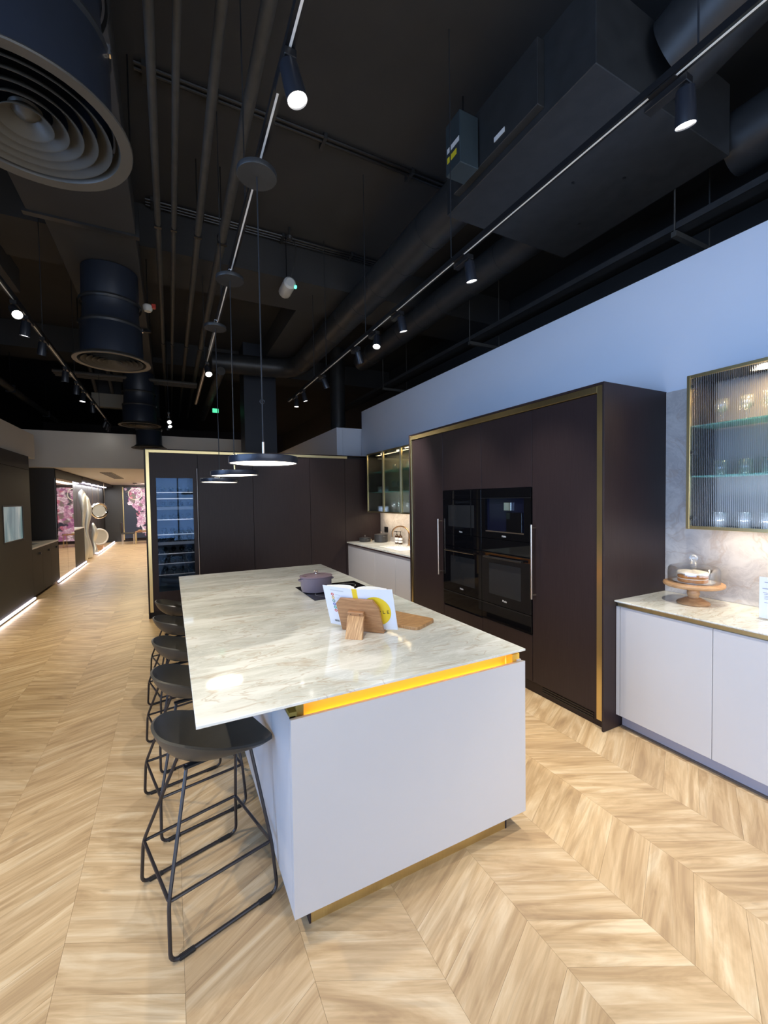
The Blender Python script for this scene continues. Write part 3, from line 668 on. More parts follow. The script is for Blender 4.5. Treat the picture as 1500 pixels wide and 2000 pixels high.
for y in (1.20, .75): light('cabinet_light', 'AREA', (3.17, y, 2.400), 2.0, (1, .64, .28), (0, 0, -1), shape='DISK', size=.1)
light('cabinet_fill', 'AREA', (3.08, .95, 1.46), 2.6, (.75, .85, 1), (.6, 0, .8), shape='RECTANGLE', size=.03, size_y=1.1)
light('under_cabinet_light', 'AREA', (3.20, .95, 1.425), 2.6, (1, .80, .56), (0.15, 0, -1), shape='RECTANGLE', size=.06, size_y=1.15)
# glasses inside
def tumbler(r, h): 
    bm = bmesh.new(); lathe(bm, [(0, 0), (r*.85, 0), (r, h), (r*.92, h), (r*.78, .006), (0, .006)], 14); return bm
def wineglass():
    bm = bmesh.new(); lathe(bm, [(0, 0), (.034, .001), (.004, .006), (.004, .070), (.030, .090), (.038, .120), (.033, .160), (.031, .160), (.035, .120), (.026, .092), (0, .076)], 14); return bm
tm = bpy.data.meshes.new('tumbler'); b_ = tumbler(.038, .095); b_.to_mesh(tm); b_.free(); tm.materials.append(M_gware)
wm = bpy.data.meshes.new('wine_glass'); b_ = wineglass(); b_.to_mesh(wm); b_.free(); wm.materials.append(M_gware)
mm_ = bpy.data.meshes.new('mug'); b_ = tumbler(.036, .09); b_.to_mesh(mm_); b_.free(); mm_.materials.append(M_blue)
for me in (tm, wm, mm_): me.polygons.foreach_set('use_smooth', [True]*len(me.polygons))
def put(me, name, loc, label, cat, group):
    o = bpy.data.objects.new(name, me); C.objects.link(o); o.location = loc; tag(o, label, cat, group); return o
shn = ('bottom', 'lower glass', 'upper glass')
for z, nm, me, nme in ((1.4425, 'bottom board', tm, 'tumbler'), (SHR[1]+.0085, 'lower glass shelf', tm, 'tumbler'), (SHR[0]+.0085, 'upper glass shelf', wm, 'wine_glass')):
    for i in range(6):
        put(me, nme, (3.20+.02*(i % 2), 1.44-.125*i, z), '%s %s from the left on the %s behind the reeded glass' % (ORD[i], nme.replace('_', ' '), nm), 'glass', 'glasses behind the reeded glass')

# ------------------------------------------------------------ far tall unit with wine cooler
FX0, FY, FXR = -.30, 6.77, 3.385
fu = thing('tall_cabinet', 'long dark oak tall cabinet run with wine cooler at the far end of the island', 'cabinet', (1.5, 7.05, 0))
obj('side_panel', B(-.312, -.296, FY-.006, 7.39, 0, 2.412, .002), M_dark, fu)
bm = bmesh.new(); box(bm, .37, FXR, FY+.032, 7.38, .10, 2.39); box(bm, -.295, .37, FY+.60, 7.38, .10, 2.39); box(bm, -.295, -.20, FY+.032, FY+.60, .10, 2.39); box(bm, .335, .37, FY+.032, FY+.60, .10, 2.39); box(bm, -.20, .335, FY+.032, FY+.60, 2.03, 2.39); box(bm, -.20, .335, FY+.032, FY+.60, .10, .345)
obj('carcass', bm, M_dark2, fu)
obj('top_panel', B(-.296, FXR, FY-.006, 7.39, 2.400, 2.414, .002), M_dark, fu)
bm = bmesh.new(); box(bm, -.292, -.250, FY-.004, FY+.03, .09, 2.399, .001); box(bm, -.250, 2.75, FY-.004, FY+.03, 2.360, 2.399, .001)
obj('brass_frame', bm, M_brass, fu, label='brass frame along the top and left edge')
obj('kickboard', B(-.29, FXR, FY+.05, FY+.065, 0, .10), M_dark2, fu)
for a_, b_ in ((.376, 1.160), (1.164, 2.079), (2.083, 2.702), (2.706, 3.38)): obj('door', B(a_, b_, FY+.004, FY+.03, .10, 2.357, .0015), M_dark, fu)
bm = bmesh.new(); cyl(bm, (.362, FY-.035, .40), (.362, FY-.035, 2.14), .006, n=10)
for z in (.45, 1.27, 2.12): cyl(bm, (.362, FY-.035, z), (.362, FY+.006, z), .005, n=8)
obj('handle', bm, M_steel, fu, label='full height slim metal handle')
wcn = thing('wine_cooler', 'tall glass fronted wine cooler built into the left of the far cabinet run', 'wine cooler', (.07, 7.0, .35))
bm = bmesh.new(); box(bm, -.247, -.172, FY+.004, FY+.03, .10, 2.357); box(bm, .303, .372, FY+.004, FY+.03, .10, 2.357); box(bm, -.172, .303, FY+.004, FY+.03, 2.0, 2.357); box(bm, -.172, .303, FY+.004, FY+.03, .10, .37)
dfm = obj('door', bm, M_dark, wcn)
obj('glass_pane', B(-.172, .303, FY+.012, FY+.018, .37, 2.0), M_cool, dfm)
obj('liner', B(-.198, .333, FY+.575, FY+.595, .35, 2.025), mat('cooler_liner', (.03, .032, .036), .5), wcn)
SHW = [1.795, 1.705, 1.565, 1.400, 1.185, 1.055, .905, .76, .60]
for z in SHW:
    thick = z in (1.565, 1.055)
    bm = bmesh.new(); box(bm, -.175, .31, FY+.06, FY+.085, z-(.022 if thick else .006), z+(.022 if thick else .005)); 
    for i in range(8): cyl(bm, (-.16+.064*i, FY+.085, z-.002), (-.16+.064*i, FY+.55, z-.002), .003, n=6)
    obj('shelf', bm, M_shelfw if thick else M_steel, wcn)
bmB = bmesh.new()
lathe(bmB, [(0, 0), (.036, 0), (.038, .01), (.038, .17), (.030, .205), (.014, .235), (.0135, .285), (.0155, .287), (.0155, .300), (0, .300)], 14)
bmesh.ops.rotate(bmB, verts=bmB.verts[:], cent=(0, 0, 0), matrix=Matrix.Rotation(PI/2, 3, 'X'))
bme = bpy.data.meshes.new('wine_bottle'); bmB.to_mesh(bme); bmB.free(); bme.materials.append(M_bottle); bme.polygons.foreach_set('use_smooth', [True]*len(bme.polygons))
for si, z in enumerate((1.795, 1.565, 1.400, 1.185, 1.055, .905, .76, .60)):
    for i in range(4):
        put(bme, 'wine_bottle', (-.10+.115*i+.01*(si % 2), FY+.46, z+(.062 if z in (1.565, 1.055) else .044)), '%s dark bottle from the left on the %s wine cooler shelf from the top' % (ORD[i], ORD[si]), 'bottle', 'bottles lying in the wine cooler')
light('cooler_light', 'AREA', (.07, FY+.3, 2.01), .35, (.6, .78, 1), (0, 0, -1), shape='RECTANGLE', size=.4, size_y=.3)

# ------------------------------------------------------------ sink run
sk = thing('base_cabinet', 'lavender sink cabinets between the far dark unit and the oven housing', 'cabinet', (3.05, 5.63, 0))
obj('carcass', B(2.765, 3.385, 4.512, 6.765, .10, .86), M_lavkick, sk)
for a_, b_ in ((4.512, 5.052), (5.056, 5.70), (5.704, 6.763)): obj('door', B(2.738, 2.76, a_, b_, .10, .872, .0015), M_lav, sk)
obj('kickboard', B(2.80, 2.82, 4.512, 6.765, 0, .10), M_lavkick, sk)
obj('rail', B(2.748, 2.77, 4.512, 6.765, .8735, .899), mat('rosewood_rail', (.16, .075, .06), .4), sk)
SX0, SX1, SY0, SY1 = 2.88, 3.22, 5.15, 5.85
bm = bmesh.new(); box(bm, 2.717, SX0, 4.509, 6.766, .900, .92); box(bm, SX1, 3.375, 4.509, 6.766, .900, .92); box(bm, SX0, SX1, 4.509, SY0, .900, .92); box(bm, SX0, SX1, SY1, 6.766, .900, .92)
o = obj('worktop', bm, M_counter, None, False); tag(o, 'white veined sink worktop beneath the far glass wall cabinets', 'worktop')
bm = bmesh.new(); box(bm, SX0, SX1, SY0, SY1, .862, .868); box(bm, SX0-.006, SX0, SY0, SY1, .862, .899); box(bm, SX1, SX1+.006, SY0, SY1, .862, .899); box(bm, SX0, SX1, SY0-.006, SY0, .862, .899); box(bm, SX0, SX1, SY1, SY1+.006, .862, .899)
o = obj('sink', bm, M_ltop); tag(o, 'white undermounted sink basin in the far worktop', 'sink')
tp = thing('tap', 'copper swan neck kitchen tap behind the far sink', 'tap', (3.31, 5.64, .9205))
bm = bmesh.new(); pts = [(3.31, 5.64, .921), (3.31, 5.64, 1.10)]
for i in range(1, 13):
    a = PI*i/12; q_ = (1-math.cos(a))/2; pts.append((3.31-.17*q_, 5.64+.24*q_, 1.10+.12*math.sin(a)))
pts.append((3.14, 5.88, 1.05)); tube(bm, pts, .012, 10); obj('spout', bm, M_copper, tp)
bm = bmesh.new(); lathe(bm, [(0, .9206), (.028, .9206), (.028, .93), (.018, .936), (.017, 1.02), (0, 1.02)], 16, (3.31, 5.64, 0)); cyl(bm, (3.31, 5.64, 1.0), (3.30, 5.59, 1.03), .007, n=8); obj('body', bm, M_copper, tp)
for i, (x, y) in enumerate(((3.29, 6.00), (3.30, 5.90))):
    b = thing('soap_bottle', ('left' if i == 0 else 'right')+' amber pump bottle with white label beside the far sink', 'bottle', (x, y, .9205), group='soap bottles by the sink')
    bm = bmesh.new(); lathe(bm, [(0, .921), (.032, .921), (.034, .926), (.034, 1.035), (.024, 1.055), (.014, 1.062), (.014, 1.075), (0, 1.075)], 18, (x, y, 0)); obj('bottle_body', bm, M_amberb, b)
    bm = bmesh.new(); lathe(bm, [(.0345, .945), (.0348, .945), (.0348, .975), (.0345, .975)], 18, (x, y, 0)); lathe(bm, [(.0345, .985), (.0348, .985), (.0348, 1.025), (.0345, 1.025)], 18, (x, y, 0)); obj('label_band', bm, M_label, b)
    bm = bmesh.new(); cyl(bm, (x, y, 1.075), (x, y, 1.12), .006, n=8); box(bm, x-.045, x+.01, y-.008, y+.008, 1.117, 1.128); obj('pump', bm, M_bmetal, b)
def pan(label, x, y, r, h, lidded):
    p = thing('saucepan', label, 'pan', (x, y, .9205))
    bm = bmesh.new(); lathe(bm, [(0, .921), (r*.94, .921), (r, .93), (r, .92+h), (0, .92+h)], 28, (x, y, 0)); obj('body', bm, M_pan, p)
    bm = bmesh.new(); lathe(bm, [(0, .9205+h), (r*1.02, .9205+h), (r*1.02, .925+h), (r*.5, .936+h), (0, .94+h)], 28, (x, y, 0)); ld = obj('lid', bm, M_pan, p)
    bm = bmesh.new(); lathe(bm, [(.006, .938+h), (.006, .955+h), (.016, .96+h), (.014, .97+h), (0, .972+h)], 14, (x, y, 0)); obj('knob', bm, M_steel, ld)
    bm = bmesh.new()
    for s in (-1, 1): tube(bm, fillet([(x-.03, y+s*r*.96, .90+h), (x-.03, y+s*(r+.035), .90+h), (x+.03, y+s*(r+.035), .90+h), (x+.03, y+s*r*.96, .90+h)], .02), .005, 6)
    obj('side_handle', bm, M_pan, p)
pan('low dark grey lidded pan nearest the tall unit on the far worktop', 2.99, 6.60, .10, .065, True)
pan('taller dark grey lidded pan in front of the black socket', 3.20, 6.40, .115, .125, True)
so = thing('wall_socket', 'black double wall socket on the far backsplash', 'socket', (3.372, 6.53, 1.08))
obj('plate', B(3.366, 3.3755, 6.47, 6.60, 1.07, 1.165, .002), M_sock, so)
bm = bmesh.new()
for y in (6.50, 6.555): box(bm, 3.3645, 3.366, y, y+.02, 1.10, 1.13)
obj('switch', bm, M_bmetal, so)
o = obj('cork_jar', bmesh.new(), M_cork); bm = bmesh.new(); lathe(bm, [(0, .921), (.03, .921), (.03, .95), (0, .95)], 16, (3.13, 6.71-.02, 0)); bm.to_mesh(o.data); bm.free(); tag(o, 'small pale stopper jar between the two dark pans', 'jar')
wf = wallcab('wall_cabinet', 'smoked glass wall cabinets with brass frames above the far sink', 3.04, 3.375, 4.512, 6.600, 1.43, 2.425, [(5.990, 6.596), (5.412, 5.986), (4.516, 5.408)], M_smoke, False)
for z in (2.10, 1.765): obj('glass_shelf', B(3.075, 3.355, 4.53, 6.58, z, z+.008), M_shelfg, wf)
bm = bmesh.new()
for y in (6.25, 5.70, 5.1): lathe(bm, [(0, 2.402), (.03, 2.402), (.03, 2.4085), (0, 2.4085)], 20, (3.17, y, 0))
box(bm, 3.10, 3.115, 4.54, 5.38, 2.400, 2.408)
obj('downlight', bm, M_lamW, wf)
light('cabinet_light', 'AREA', (3.17, 5.5, 2.39), 9, (1, .78, .5), (0, 0, -1), shape='RECTANGLE', size=.05, size_y=1.9)
light('cabinet_fill', 'AREA', (3.08, 5.5, 1.46), 11, (.8, .88, 1), (.6, 0, .8), shape='RECTANGLE', size=.03, size_y=1.9)
light('under_cabinet_light', 'AREA', (3.20, 5.6, 1.425), 4.5, (1, .80, .56), (0.15, 0, -1), shape='RECTANGLE', size=.06, size_y=2.0)
for z, nm in ((1.443, 'bottom board'), (1.7735, 'lower glass shelf')):
    for i in range(3): put(mm_, 'mug', (3.20, 6.42-.12*i, z), '%s blue mug from the left on the %s of the far wall cabinet' % (ORD[i], nm), 'mug', 'blue mugs in the far wall cabinet')
    for i in range(9): put(wm, 'wine_glass', (3.19+.03*(i % 2), 5.90-.135*i, z), '%s wine glass from the left on the %s of the far wall cabinet' % (ORD[i], nm), 'glass', 'wine glasses in the far wall cabinet')
for i in range(5): put(tm, 'tumbler', (3.19, 5.85-.21*i, 2.1085), '%s tumbler from the left on the upper shelf of the far wall cabinet' % ORD[i], 'glass', 'tumblers in the far wall cabinet')

# ------------------------------------------------------------ bar stools
st1 = thing('bar_stool', 'nearest black shell bar stool on sled legs under the worktop corner', 'stool', (.10, 1.905, 0), R(15), 'bar stools along the island', True)
def stool_rim(ph):
    c, s = math.cos(ph), math.sin(ph)
    n = 8.0 if c > 0 else 2.15
    k = (abs(c)**n+abs(s)**n)**(-1/n)
    f = (1-c*k)/2 if True else 0
    f = max(0, min(1, (1-c)/2)); z = .652+.10*(f*f*(3-2*f))
    return (.232 if c > 0 else .182)*k*c, .202*k*s, z
bm = bmesh.new(); NA, NR = 48, 12; grid = []
for i in range(1, NR+1):
    tt = i/NR; ring = []
    for j in range(NA):
        u, v, z = stool_rim(2*PI*j/NA); an = tt*R(76); q_ = math.sin(an)/math.sin(R(76))
        ring.append(bm.verts.new((u*q_, v*q_, .612+(z-.612)*(1-math.cos(an))/(1-math.cos(R(76))))))
    grid.append(ring)
cv = bm.verts.new((0, 0, .612))
for j in range(NA): bm.faces.new((cv, grid[0][j], grid[0][(j+1) % NA]))
for i in range(NR-1):
    for j in range(NA): bm.faces.new((grid[i][j], grid[i+1][j], grid[i+1][(j+1) % NA], grid[i][(j+1) % NA]))
bmesh.ops.recalc_face_normals(bm, faces=bm.faces[:])
if sum(f.normal.z for f in bm.faces) < 0: bmesh.ops.reverse_faces(bm, faces=bm.faces[:])
bmesh.ops.solidify(bm, geom=bm.faces[:], thickness=.011)
obj('seat', bm, M_plastic, st1)
for s in (-1, 1):
    bm = bmesh.new()
    tube(bm, fillet([(-.085, s*.05, .606), (-.200, s*.190, .205), (-.206, s*.214, .008), (.212, s*.214, .008), (.203, s*.190, .205), (.165, s*.07, .612)], .035, 5), .0072, 8)
    obj('leg', bm, M_rod, st1)
bm = bmesh.new(); tube(bm, fillet([(-.198, -.186, .210), (.201, -.186, .210), (.201, .186, .210), (-.198, .186, .210)], .012, 3, True), .0066, 8, True); obj('foot_ring', bm, M_rod, st1)
bm = bmesh.new(); box(bm, -.10, .17, -.075, -.05, .598, .607); box(bm, -.10, .17, .05, .075, .598, .607); box(bm, -.03, .10, -.06, .06, .594, .610, .002); obj('seat_bracket', bm, M_foot, st1)
for u in (-.15, .155):
    for s in (-1, 1): obj('glide', B(u-.028, u+.028, s*.214-.0105, s*.214+.0105, 0, .013, .003), M_foot, st1)
for (x, y), lb in zip(((.075, 2.515), (.06, 3.10), (.047, 3.71), (.045, 4.33)), ('second black shell bar stool from the near end of the island', 'middle black shell bar stool of the row of five', 'fourth black shell bar stool, next to the farthest one', 'farthest black shell bar stool, before the wine cooler')):
    dup(st1, (x, y, 0), R(14+random.uniform(-2, 2)), lb)

# ------------------------------------------------------------ pendants and tracks
def track(name, label, x, y0, y1, z, drops):
    t_ = thing(name, label, 'lighting track', (x, (y0+y1)/2, z))
    bm = bmesh.new(); box(bm, x-.018, x+.018, y0, y1, z, z+.032); obj('rail', bm, M_track, t_)
    bm = bmesh.new(); box(bm, x-.0045, x+.0045, y0+.01, y1-.01, z-.0012, z); obj('conductor_highlight', bm, M_slot, t_)
    pieces('drop_rod', [NB(cyl, (x, y, z+.032), (x, y, zt), .004, n=6) for y, zt in drops], M_cable, t_)
track('lighting_track', 'black lighting track above the island carrying the pendants', .432, .15, 7.8, 3.298, ((.75, ZC), (2.55, ZC), (3.8, ZC), (5.7, 4.45)))
track('lighting_track', 'black lighting track along the right side, pointing at the wall cabinets', 1.81, -.4, 7.0, 3.298, ((.9, ZC), (2.45, ZC), (3.9, ZC), (5.1, ZC), (5.6, 4.45)))
track('lighting_track', 'black lighting track along the left corridor side', -1.075, .75, 10.55, 3.298, ((2.2, 4.9), (5.25, 4.45), (6.8, 4.9), (9.0, 4.9)))
def pendant(label, x, y, zb, tilt, first=None):
    p = thing('pendant_lamp', label, 'lamp', (x, y, zb), group='disc pendants over the island', local=True)
    p.rotation_euler = (tilt[0], tilt[1], 0)
    r = .161
    bm = bmesh.new(); lathe(bm, [(r-.005, .004), (r-.002, 0), (r, .003), (r, .032), (r-.003, .034), (.03, .036), (0, .036)], 56); obj('shade', bm, M_pend, p)
    bm = bmesh.new(); lathe(bm, [(0, .008), (r-.010, .008), (r-.006, .0045), (r-.006, .012), (0, .012)], 56); obj('diffuser', bm, M_pled, p, label='glowing opal disc')
    bm = bmesh.new(); cyl(bm, (0, 0, .036), (0, 0, .105), .0065, n=14); obj('stem', bm, M_steel if first else M_brass, p)
    L = 3.185-zb
    bm = bmesh.new(); cyl(bm, (0, 0, .105), (-math.sin(tilt[1])*L, math.sin(tilt[0])*L, L), .0032, n=8)
    if first: tube(bm, [(.010*math.cos(a), 0, .30+.010*math.sin(a)) for a in [2*PI*i/16 for i in range(16)]], .0025, 6, True)
    obj('cable', bm, M_cable, p)
    bm = bmesh.new(); cx, cy = -math.sin(tilt[1])*L, math.sin(tilt[0])*L
    lathe(bm, [(0, L), (.090, L), (.0915, L+.003), (.0915, L+.023), (.075, L+.027), (0, L+.027)], 40, (cx, cy, 0)); cyl(bm, (cx, cy, L+.025), (cx, cy, L+.055), .011, n=10); obj('canopy', bm, M_duct, p)
    bm = bmesh.new(); tube(bm, [(cx+.002+.011*math.cos(a), cy, L+.068+.014*math.sin(a)) for a in [2*PI*i/14 for i in range(14)]], .003, 6, True); obj('carabiner', bm, M_chrome, p)
pendant('nearest disc pendant lamp with pale stem over the island', .4075, 2.070, 1.834, (0, 0), True)
pendant('middle disc pendant lamp of the three over the island', .4125, 3.113, 1.835, (0, R(-1.2)))
pendant('farthest disc pendant lamp of the three over the island', .3995, 4.020, 1.824, (0, R(.8)))

def spot(label, x, y, ztrack, d, power, side=0, size=1.0, cone=70, group='', tint=(1, .93, .81)):
    p = thing('spotlight', label, 'spotlight', (x, y, ztrack), group=group, local=True); p.scale = (.75, .75, .75)
    bm = bmesh.new(); box(bm, -.030+side*.045, .030+side*.045, -.02, .20, -.045, -.004, .003); box(bm, -.02, .02+side*.01, .02, .16, -.006, 0); obj('driver_box', bm, M_track, p)
    bm = bmesh.new(); cyl(bm, (side*.045, 0, -.04), (side*.045, 0, -.085), .012, n=10); obj('stem', bm, M_track, p)
    d = Vector(d).normalized(); qn = Vector((0, 0, -1)).rotation_difference(d)
    r = .050*size; L = .165*size
    bm = bmesh.new(); lathe(bm, [(0, .03), (r*.80, .03), (r*.86, .025), (r, -L+.03), (r*.93, -L+.03), (r*.90, -L+.040), (0, -L+.040)], 28)
    h = obj('lamp_head', bm, M_spot, p); h.rotation_mode = 'QUATERNION'; h.rotation_quaternion = qn; h.location = (side*.045, 0, -.10)
    bm = bmesh.new(); lathe(bm, [(0, -L+.0385), (r*.89, -L+.0375), (r*.89, -L+.039), (0, -L+.0395)], 28); obj('lens', bm, M_lens, h)
    if power:
        pos = Vector((x+side*.034, y, ztrack-.075))+d*(L-.02)*.75
        light('spot_beam', 'SPOT', pos, power, tint, d, spot_size=R(cone), spot_blend=.7, shadow_soft_size=.025)
def cnt(i, n): return ORD[i]
SPR = 75
Rs = [(1.00, (.25, .12, -1)), (2.33, (.22, .05, -1)), (3.27, (.25, .05, -1)), (3.75, (-.25, -.35, -1)), (4.21, (.42, .30, -1)), (5.33, (.45, .10, -1)), (6.15, (.25, 0, -1)), (6.56, (0, 0, -1))]
for i, (y, d) in enumerate(Rs): spot('%s spotlight from the near end of the right track' % ORD[i], 1.81, y-.04, 3.296, d, (95, 50, 42, 36, 105, 75)[i] if i < 6 else 26, 1 if i < 6 else 0, 1, 64, 'spotlights on the right track', (1, .98, .96) if i > 3 else (1, .93, .81))
Ms = [(1.55, (.22, -.10, -1), 38), (5.37, (.12, -.72, -1), 52)]
for i, (y, d, p_) in enumerate(Ms): spot(('nearest', 'farther')[i]+' spotlight on the track over the island', .432, y, 3.296, d, p_, 0, 1.05, 75, 'spotlights on the island track')
Ls = [(1.95, (.15, .1, -1)), (3.2, (.15, .1, -1)), (4.38, (.45, -.8, -.75)), (4.7, (-.16, .15, -1)), (5.23, (-.16, .25, -1)), (6.25, (-.12, .2, -1)), (6.92, (-.1, .2, -1)), (7.4, (-.1, -.1, -1)), (8.2, (0, .3, -1)), (9.75, (-.4, .3, -1)), (10.05, (-.3, .5, -1)), (10.28, (-.3, .5, -1))]
for i, (y, d) in enumerate(Ls):
    spot('%s spotlight along the left corridor track' % ORD[i], -1.075, y, 3.296, d, (50, 48, 16, 44, 44, 42, 30, 30, 36, 0, 0, 0)[i], 0, 1, 75, 'spotlights on the left track', (1, .86, .60))

for lb, x, y, d, pw in (('added unseen spotlight at the very near end of the right track, above the viewer', 1.81, -.30, (.10, .20, -1), 62), ('added unseen spotlight at the very near end of the island track, above the viewer', .432, .35, (.10, .10, -1), 30), ('added unseen spotlight at the very near end of the left track, beside the viewer', -1.075, .95, (.22, .15, -1), 46)): spot(lb, x, y, 3.296, d, pw, 0, 1, 75, 'added spotlights overhead near the viewer')  # unseen lamps added to brighten the near floor
track('lighting_track', 'short black lighting track hung before the corridor bulkhead', .02, 8.6, 9.58, 3.26, ((8.7, ZC), (9.5, ZC)))
for i, (y, d) in enumerate(((8.85, (.1, -.9, -.5)), (9.15, (.2, -.6, -.8)), (9.4, (-.3, .2, -1)))): spot(('nearest', 'middle', 'rear')[i]+' spotlight on the short track before the corridor bulkhead', .02, y, 3.258, d, (14, 0, 0)[i], 0, 1, 70, 'spotlights on the short track')

# ------------------------------------------------------------ ceiling services
for i, (x, r) in enumerate(((-.03, .026), (.10, .022), (.305, .030), (.52, .040))):
    p = thing('ceiling_pipe', ('first', 'second', 'third', 'fourth and thickest')[i]+' pipe from the left running along the black ceiling', 'pipe', (x, 5, 4.2), group='long ceiling pipes')
    bm = bmesh.new(); cyl(bm, (x, -3.8, 4.2), (x, 14, 4.2), r, n=14); obj('pipe_run', bm, M_pipe, p)
    for y in (1.2, 4.4, 7.6): obj('hanger', cyl(B(x-r-.004, x+r+.004, y, y+.03, 4.2-r-.006, 4.2+r), (x, y+.015, 4.2+r-.002), (x, y+.015, 4.45 if y == 7.6 else ZC), .005, n=6), M_track, p)
for i, (z, y) in enumerate(((4.02, 9.35), (4.02, 9.47), (4.02, 9.59))):
    p = thing('cross_pipe', '%s of three thin pipes crossing the ceiling behind the diffuser' % ('nearest', 'middle', 'farthest')[i], 'pipe', (-.4, y, z), group='cross pipes')
    bm = bmesh.new(); cyl(bm, (-1.8, y, z), (.55, y-.06, z), .032, n=10); obj('pipe_run', bm, M_pipe, p)
    bm = bmesh.new(); box(bm, -.6, -.57, y-.015, y+.015, z+.03, 4.158); obj('hanger', bm, M_track, p)
def duct(name, label, pts, r, fil=.3, bands=.55, n=24, m=None):
    p = thing(name, label, 'duct', tuple(pts[0]))
    P = fillet(pts, fil, 8); bm = bmesh.new(); tube(bm, P, r, n); obj('duct_run', bm, m or M_duct, p)
    bms = []; acc = 0
    for a, b in zip(P, P[1:]):
        L = (b-a).length; k = 0
        while acc < L:
            c = a.lerp(b, acc/L); d = (b-a).normalized()*.012; bms.append(NB(cyl, c-d, c+d, r+.004, n=n)); acc += bands
        acc -= L
    pieces('joint_band', bms[1:], m or M_duct, p)
    return p
duct('round_duct', 'long round duct from the ceiling unit turning left over the column', [(2.35, 2.945, 4.28), (2.33, 8.4, 4.28), (.78, 8.55, 4.28)], .185, .5)
duct('round_duct', 'second round duct from the ceiling unit running along the right wall', [(3.28, 2.945, 4.25), (3.30, 7.3, 4.25)], .17, .3)
duct('round_duct', 'fat round duct at the top right, left of the near track', [(2.78, 1.49, 4.28), (2.78, .95, 4.42), (2.95, .2, 4.55), (2.95, -3, 4.55)], .23, .4)
duct('round_duct', 'round duct at the upper right edge beside the wall', [(3.75, 1.62, 4.2), (3.80, -3, 4.2)], .21, .3)
duct('lagged_pipe', 'grey lagged pipe running back behind the far pendant', [(.88, 8.1, 4.0), (.88, 13, 4.0)], .075, .1, .9, 16, M_pipe)
duct('round_duct', 'short vertical duct drop beside the column top', [(3.30, 8.6, 3.05), (3.30, 8.6, 4.9)], .16, .1)
fc = thing('fan_coil_unit', 'large flat black fan coil box hung from the ceiling at right', 'air unit', (2.8, 2.2, 4.0))
obj('casing', B(2.12, 3.52, 1.55, 2.92, 4.0, 4.48, .004), M_duct, fc)
bm = bmesh.new(); box(bm, 2.06, 2.12, 1.9, 2.75, 4.05, 4.45, .003); obj('side_plate', bm, M_duct, fc)
pieces('hanger_rod', [NB(cyl, (x, y, 4.48), (x, y, ZC), .006, n=6) for x, y in ((2.2, 1.62), (3.4, 1.62), (2.2, 2.8), (3.4, 2.8))], M_track, fc)
pieces('screw_cap', [NB(cyl, (x, y, 3.997), (x, y, 4.0), .012, n=10) for x, y in ((2.75, 2.2), (3.05, 2.0), (2.6, 2.65), (3.2, 2.5))], M_track, fc)
obj('label', B(2.055, 2.0595, 2.18, 2.28, 4.10, 4.13), M_label, fc, label='small white sticker')
cbx = thing('control_box', 'small black control box with yellow and white stickers beside the fan coil', 'control box', (1.96, 2.5, 4.02))
obj('casing', B(1.88, 2.045, 2.43, 2.60, 4.02, 4.38, .004), mat('control_box_grey', (.035, .05, .058), .4), cbx)
obj('label', B(1.8785, 1.88, 2.44, 2.58, 4.17, 4.205), M_label, cbx, label='white sticker'); obj('label', B(1.8785, 1.88, 2.47, 2.58, 4.10, 4.14), M_ylabel, cbx, label='yellow sticker')
# trunking across the slab
for y, lb in ((3.62, 'thin black conduit crossing the slab nearest the camera'), (5.17, 'bundle of thin black conduits crossing in front of the beam')):
    p = thing('conduit', lb, 'conduit', (1, y, 4.86)); bm = bmesh.new()
    pieces('conduit_run', [NB(cyl, (-.15, y+.05*k_, 4.87), (3.0, y+.05*k_, 4.87), .014, n=8) for k_ in range(2 if y < 4 else 3)], M_track, p)
    pieces('saddle', [B(x, x+.03, y-.02, y+.13, 4.85, ZC) for x in (-.1, .4, 1.3, 2.2)], M_duct, p)
# right-hand cable trays and pipes over the wall
for i, (x, z) in enumerate(((3.62, 3.72), (3.80, 3.78), (3.98, 3.86))):
    p = thing('cable_tray', '%s black cable tray running above the right wall' % ('nearest', 'middle', 'outermost')[i], 'cable tray', (x, 3, z), group='trays above the right wall')
    bm = bmesh.new(); box(bm, x-.055, x+.055, -3.5, 9.5, z, z+.012); box(bm, x-.06, x-.05, -3.5, 9.5, z, z+.05); box(bm, x+.05, x+.06, -3.5, 9.5, z, z+.05); obj('tray', bm, M_duct, p)
    pieces('cable', [NB(cyl, (x+k_, -3.4, z+.026), (x+k_, 9.4, z+.026), .011, n=6) for k_ in (-.03, 0, .03)], M_pipe, p)
for i, y in enumerate((1.9, 4.4, 6.9)):
    o = obj('bracket', bmesh.new(), M_pipe); bm = bmesh.new(); box(bm, 3.54, 4.055, y, y+.04, 3.66, 3.70); cyl(bm, (3.55, y+.02, 3.69), (3.55, y+.02, ZC), .006, n=6); cyl(bm, (4.05, y+.02, 3.69), (4.05, y+.02, ZC), .006, n=6); bm.to_mesh(o.data); bm.free()
    tag(o, '%s trapeze bracket from the near end carrying the cable trays' % ORD[i], 'bracket', 'trapeze brackets')
